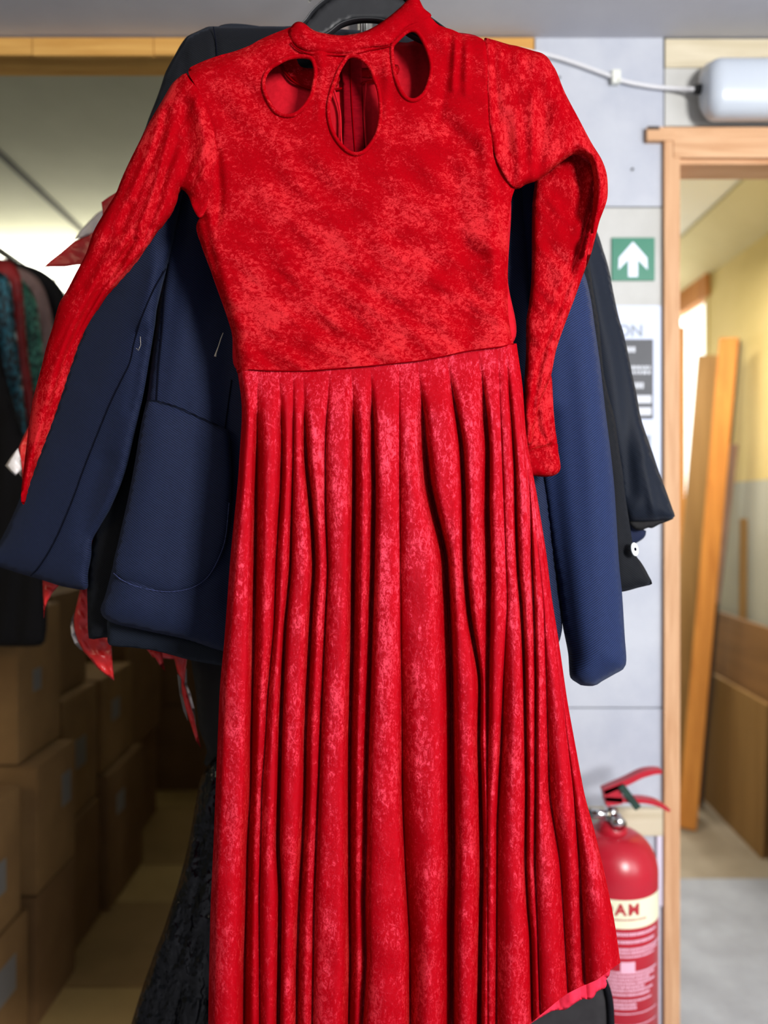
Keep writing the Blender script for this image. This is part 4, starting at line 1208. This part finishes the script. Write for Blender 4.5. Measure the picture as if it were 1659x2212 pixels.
pD = lambda P: NB - 0.0235 - 0.004 * np.clip((P[:, 0] - 300) / 60, 0, 1) + 0.020 * np.clip((330 - P[:, 0]) / 80, 0, 1)
pk = cloth('patch_pocket', pocket, NB - 0.020, 'navy', bl, dome=(46, 0.010), step=8, h=lambda P: creases([([(420, 940), (440, 1100), (430, 1240)], 4, 40), ([(340, 940), (320, 1100), (300, 1230)], -4, 40)])(P))
seam('pocket_stitching', [(245, 1238), (262, 1252), (290, 1265), (337, 1276), (371, 1278), (413, 1270), (446, 1249), (469, 1213), (486, 1167), (495, 1086)], on(pk, 0.0003), 0.0006, 'stitch', bl)
seam('pocket_edge', [(318, 865), (338, 866), (381, 878), (425, 898), (472, 920)], on(pk, 0.0), 0.0007, 'navyseam', bl)
backhem = [(236, 1335), (300, 1345), (420, 1375), (500, 1395), (700, 1420), (700, 1450), (500, 1440), (412, 1426), (371, 1415), (330, 1405), (287, 1399), (236, 1393), (232, 1372)]
cloth('blazer_back', backhem, NB + 0.028, 'blackblue', bl, dome=(14, 0.004), step=8, h=wav(63, 3, 80, 20, 20, 1.5))
sleeveN = [(383, 300), (400, 380), (392, 430), (384, 470), (372, 530), (360, 580), (345, 640), (338, 672), (335, 700), (322, 780), (310, 850), (292, 930), (270, 1020), (240, 1095), (214, 1140), (199, 1168), (197, 1200), (190, 1240), (188, 1272), (162, 1272), (128, 1265), (91, 1253), (44, 1239), (0, 1225), (-28, 1216), (-16, 1190), (0, 1168), (20, 1130), (37, 1092), (54, 1050), (74, 1005), (94, 950), (118, 886), (138, 826), (155, 775), (180, 710), (205, 660), (235, 600), (270, 540), (300, 480), (330, 400), (355, 330)]
slN_D = lambda P: NB - 0.016 + 0.14 * np.clip((330 - P[:, 0]) / 350, 0, 1.1)
sn = cloth('blazer_sleeve', sleeveN, slN_D, 'navy', bl, dome=(55, 0.022), step=9, h=both(creases([
    ([(336, 580), (318, 640), (305, 700), (318, 690)], -5, 14), ([(340, 660), (345, 690), (322, 740)], -5, 12), ([(315, 720), (300, 800), (285, 880)], 6, 18), ([(250, 640), (225, 720), (190, 820)], 4, 26),
    ([(230, 1000), (200, 1080), (190, 1150)], 7, 26), ([(110, 1000), (80, 1080), (50, 1160)], -4, 40)]), wav(65, 3, 150, 110, 15, 2)))
seam('sleeve_seam', [(358, 581), (330, 630), (305, 690), (290, 740), (281, 782), (262, 822), (238, 872), (208, 945), (180, 1016), (155, 1085), (118, 1170), (84, 1226), (66, 1244)], on(sn, 0.0003), 0.0008, 'navyseam', bl)
sleeveR = [(1110, 150), (1160, 180), (1200, 260), (1225, 380), (1240, 480), (1254, 590), (1262, 590), (1275, 640), (1284, 700), (1296, 784), (1307, 880), (1319, 976), (1327, 1053), (1332, 1130), (1338, 1226), (1344, 1284), (1350, 1380), (1353, 1418), (1352, 1436), (1346, 1446), (1330, 1455), (1316, 1463), (1300, 1472), (1290, 1479), (1280, 1482), (1254, 1480), (1243, 1473), (1232, 1464), (1229, 1440), (1227, 1411), (1215, 1349), (1204, 1265), (1190, 1180), (1177, 1092), (1163, 1000), (1150, 860), (1138, 700), (1128, 560), (1112, 460), (1104, 320), (1100, 220)]
cloth('blazer_sleeve', sleeveR, NB + 0.002, 'navy_r', bl, dome=(62, 0.036), step=9, h=both(creases([
    ([(1120, 400), (1125, 470), (1128, 560)], 6, 10), ([(1150, 400), (1145, 450), (1138, 470)], -4, 12), ([(1190, 900), (1200, 1080), (1215, 1260), (1232, 1420)], 8, 22), ([(1260, 760), (1280, 1000), (1296, 1240), (1308, 1420)], -3, 30)]), wav(67, 3, 140, 88, 10, 1.5)))
th1 = tube('tag_thread', [W(a, b, NB - 0.032) for a, b in ((482, 719), (477, 732), (472, 748), (467, 762), (465, 770))], [0.0005, 0.0006, 0.0006, 0.0009, 0.0016], 'thread', bl, 6)
tube('loose_thread', [W(a, b, float(on(sn, 0.001)([(a, b)])[0])) for a, b in ((303, 727), (304, 745), (299, 757), (294, 752))], 0.0002, 'thread', bl, 5)
hook(-0.03, NB + 0.01, W(0, 100, NB)[2], bl)

# ==================================================================  BLACK JACKET WITH BUTTONED CUFF
JB = 1.05
jb = thing('black_jacket', 'black jacket with pearl button on its hanging cuff, behind the navy blazer', 'jacket', W(700, 1380, JB))
cloth('jacket_front', [(462, 64), (600, 60), (780, 66), (950, 90), (1150, 160), (1165, 420), (1172, 700), (1190, 1000), (1205, 1250), (1212, 1345), (1190, 1385), (1000, 1400), (700, 1410), (400, 1405), (260, 1388), (233, 1377), (202, 1381), (192, 1379), (189, 1320), (189, 1236), (197, 1180), (212, 1120), (258, 1000), (306, 800), (365, 500), (420, 260)], JB, 'black', jb, dome=(40, 0.012), step=12, h=wav(71, 4, 100, 92, 12, 2))
cloth('shoulder', [(452, 57), (480, 57), (520, 57), (600, 57), (680, 62), (700, 120), (600, 170), (470, 200), (440, 300), (380, 360), (300, 330), (305, 300), (314, 277), (321, 256), (337, 216), (348, 185), (358, 155), (378, 118), (391, 95), (405, 78), (428, 67), (445, 59)], JB - 0.012, 'black', jb, dome=(40, 0.018), step=8, h=creases([([(462, 60), (467, 100), (466, 140)], 2.5, 5), ([(395, 100), (398, 140), (392, 170)], 3, 8), ([(410, 80), (400, 110)], -2, 12)]))
seam('shoulder_seam', [(461, 58), (466, 90), (468, 125), (462, 160)], JB - 0.0300, 0.0007, 'navyseam', jb)
slb = [(1200, 300), (1260, 500), (1284, 640), (1294, 700), (1304, 804), (1316, 860), (1327, 900), (1338, 976), (1345, 1020), (1350, 1065), (1356, 1105), (1361, 1138), (1366, 1169), (1373, 1199), (1383, 1212), (1392, 1226), (1401, 1243), (1409, 1261), (1394, 1266), (1377, 1270), (1360, 1275), (1338, 1279), (1310, 1276), (1280, 1100), (1250, 800), (1200, 500)]
cloth('jacket_sleeve', slb, JB - 0.010, 'black', jb, dome=(26, 0.012), step=8, h=both(creases([([(1352, 1130), (1358, 1180), (1372, 1215)], 3, 6), ([(1330, 960), (1340, 1060), (1350, 1130)], -2, 8)]), wav(73, 5, 40, 80, 20, 1.0)))
bx, by, bz = W(1368, 1187, JB - 0.027)
bt = lathe('cuff_button', [(0.0, 0.0), (0.0075, 0.0), (0.0090, 0.0010), (0.0093, 0.0022), (0.0085, 0.0032), (0.0060, 0.0026), (0.0, 0.0024)], (0, 0, 0), 'button', None, 28)
bt.parent = jb; bt.location = Vector((bx, by, bz)) - jb.location; bt.rotation_euler = (R(80), R(-18), R(48))
bt['label'] = 'pearly white button'
b3 = lathe('button_shank', [(0.0, 0.002), (0.0022, 0.002), (0.0022, 0.0036), (0, 0.0036)], (0, 0, 0), 'navyseam', None, 12)
b3.parent = jb; b3.location = bt.location; b3.rotation_euler = bt.rotation_euler
hook(-0.028, JB + 0.01, W(0, 70, JB)[2], jb)

# ==================================================================  BLUE-BLACK JACKET BEHIND IT
JA = 1.10
ja = thing('black_jacket', 'blue-black jacket hanging furthest back, its wide cuff overlapping the pine post', 'jacket', W(800, 1150, JA))
sla = [(1180, 250), (1230, 380), (1270, 460), (1292, 506), (1303, 540), (1314, 576), (1326, 636), (1338, 690), (1346, 715), (1356, 760), (1365, 804), (1375, 850), (1384, 900), (1396, 938), (1407, 969), (1426, 1026), (1436, 1052), (1446, 1080), (1453, 1100), (1458, 1115), (1452, 1121), (1440, 1122), (1410, 1125), (1380, 1126), (1356, 1122), (1340, 1080), (1330, 1000), (1300, 900), (1260, 700), (1200, 400)]
cloth('jacket_sleeve', sla, JA, 'blackblue', ja, dome=(48, 0.020), step=8, h=both(creases([([(1300, 560), (1330, 720), (1352, 900), (1362, 1060)], 5, 18), ([(1384, 910), (1392, 980), (1402, 1040), (1412, 1110)], -4, 7), ([(1400, 1000), (1412, 1060), (1424, 1110)], 3, 8), ([(1310, 540), (1340, 680)], -3, 14)]), wav(81, 4, 60, 78, 15, 1.2)))
inn = [(1452, 1117), (1455, 1120), (1440, 1127), (1426, 1132), (1408, 1141), (1400, 1140), (1384, 1146), (1369, 1141), (1357, 1124), (1380, 1122), (1410, 1121)]
cloth('cuff_lining', inn, JA + 0.006, 'matte_black', ja, dome=(6, 0.002), step=5)
cloth('jacket_tail', [(1355, 1120), (1372, 1137), (1396, 1147), (1395, 1155), (1390, 1163), (1380, 1170), (1369, 1177), (1350, 1200), (1330, 1200), (1330, 1120)], JA + 0.02, 'navy', ja, dome=(14, 0.005), step=6)
cloth('jacket_front', [(480, 80), (780, 80), (1100, 140), (1180, 300), (1190, 700), (1200, 1100), (1196, 1330), (800, 1360), (430, 1350), (410, 1000), (420, 500), (430, 200)], JA + 0.012, 'blackblue', ja, dome=(40, 0.01), step=16)
hook(-0.026, JA + 0.014, W(0, 85, JA)[2], ja)

# ==================================================================  RED AND WHITE PLASTIC BUNTING
PB = 1.16
pl = thing('plastic_bunting', 'crumpled red and white plastic bunting, ragged points poking out around the jackets', 'bunting', W(300, 900, PB))
def pen(pts, D, mat, hh=2.5, nm='pennant'):
    return cloth(nm, pts, D, mat, pl, dome=(8, 0.0015), step=6, h=wav(int(abs(pts[0][0]) + pts[0][1]), 5, 26, 40, 60, hh), smooth=False)
pen([(219, 437), (232, 427), (250, 416), (275, 405), (290, 470), (250, 500), (222, 466), (221, 452)], PB - 0.02, 'plastic_red', 1.5)
pen([(92, 578), (108, 563), (130, 546), (158, 522), (190, 507), (215, 480), (300, 470), (300, 560), (200, 572), (165, 573), (140, 577), (112, 577)], PB + 0.12, 'plastic_red', 1.5)
pen([(158, 520), (172, 500), (190, 480), (208, 462), (226, 450), (262, 440), (262, 478), (218, 492), (190, 509)], PB + 0.118, 'plastic_white', 1.5)
pen([(300, 420), (420, 420), (440, 900), (410, 1180), (380, 1425), (330, 1420), (240, 1300), (170, 1260), (100, 1240), (70, 1100), (60, 960), (150, 840), (260, 640)], PB, 'plastic_red', 3, 'bunting_strip')
pen([(58, 927), (75, 900), (90, 960), (80, 1050), (52, 1045), (44, 1020), (40, 968), (48, 948)], PB - 0.02, 'plastic_red')
pen([(11, 1006), (20, 992), (30, 978), (39, 968), (45, 992), (47, 1014), (46, 1030), (40, 1022), (33, 1028), (22, 1018)], PB - 0.024, 'plastic_white')
pen([(91, 1240), (130, 1250), (128, 1264), (114, 1280), (103, 1298), (97, 1316), (95, 1336), (93, 1300), (92, 1270)], PB - 0.03, 'plastic_red')
pen([(174, 1262), (200, 1262), (240, 1370), (242, 1420), (247, 1471), (232, 1460), (214, 1447), (196, 1425), (180, 1407), (168, 1385), (161, 1362), (159, 1335), (165, 1308), (170, 1285)], PB - 0.03, 'plastic_red', 3)
pen([(160, 1324), (158, 1345), (162, 1368), (170, 1388), (182, 1408), (172, 1402), (161, 1390), (154, 1372), (152, 1352), (155, 1336)], PB - 0.028, 'plastic_white', 1)
pen([(322, 1405), (350, 1405), (353, 1430), (357, 1451), (345, 1438), (336, 1422)], PB - 0.03, 'plastic_red')
pen([(372, 1405), (406, 1410), (401, 1450), (399, 1478), (407, 1508), (419, 1545), (428, 1590), (434, 1616), (424, 1602), (412, 1565), (401, 1530), (393, 1497), (391, 1465), (383, 1452), (378, 1430)], PB - 0.03, 'plastic_red', 1.5)
pen([(396, 1448), (403, 1444), (404, 1478), (411, 1496), (420, 1530), (424, 1572), (414, 1530), (404, 1505), (397, 1480)], PB - 0.026, 'plastic_white', 1)
pen([(383, 1456), (391, 1462), (394, 1497), (402, 1532), (406, 1558), (396, 1535), (388, 1500)], PB - 0.026, 'plastic_white', 1)
tube('bunting_cord', [W(300, 420, PB), W(420, 300, PB), W(600, 150, PB), (-0.03, PB, 2.17)], 0.002, 'plastic_white', pl, 6)

# ==================================================================  LONG BLACK DRESS + CHARCOAL CAPE
KD = 1.21
kd = thing('black_dress', 'long black dress with glossy skirt hanging low behind the red skirt', 'dress', W(500, 2300, KD))
cloth('dress_body', [(460, 300), (700, 250), (820, 400), (800, 900), (760, 1400), (720, 1660), (600, 1680), (480, 1668), (452, 1664), (440, 1648), (447, 1625), (440, 1600), (430, 1573), (422, 1489), (412, 1420), (405, 1300), (400, 900)], KD, 'matte_black', kd, dome=(40, 0.012), step=14, h=wav(91, 4, 60, 92, 10, 3))
cloth('dress_skirt', [(474, 1630), (449, 1654), (434, 1680), (427, 1708), (422, 1735), (415, 1778), (408, 1819), (396, 1868), (381, 1921), (368, 1962), (354, 2005), (338, 2046), (324, 2086), (312, 2120), (300, 2157), (290, 2190), (280, 2225), (262, 2300), (800, 2300), (760, 1900), (700, 1640), (560, 1620)], KD - 0.016, 'gloss_black', kd, dome=(36, 0.018), step=10, h=both(wav(93, 6, 46, 100, 10, 6), wav(94, 4, 90, 40, 60, 3)))
hook(-0.10, KD + 0.01, W(0, 290, KD)[2], kd)
CD = 1.14
cp = thing('charcoal_bag', 'charcoal cloth bag edged with black velvet piping, below the red skirt hem', 'bag', W(1150, 2350, CD))
cloth('bag_panel', [(900, 2100), (1100, 2080), (1240, 2085), (1290, 2092), (1306, 2108), (1316, 2130), (1322, 2160), (1326, 2212), (1328, 2340), (900, 2340)], CD, 'charcoal', cp, dome=(30, 0.010), step=14)
seam('piping', [(1240, 2088), (1288, 2098), (1303, 2116), (1313, 2140), (1318, 2170), (1320, 2212), (1322, 2335)], CD - 0.010, 0.0052, 'piping', cp, 10)
seam('bag_strap', [(1150, 2085), (1160, 1900), (1120, 1500), (1000, 600), (860, 200)], CD, 0.003, 'piping', cp, 30)
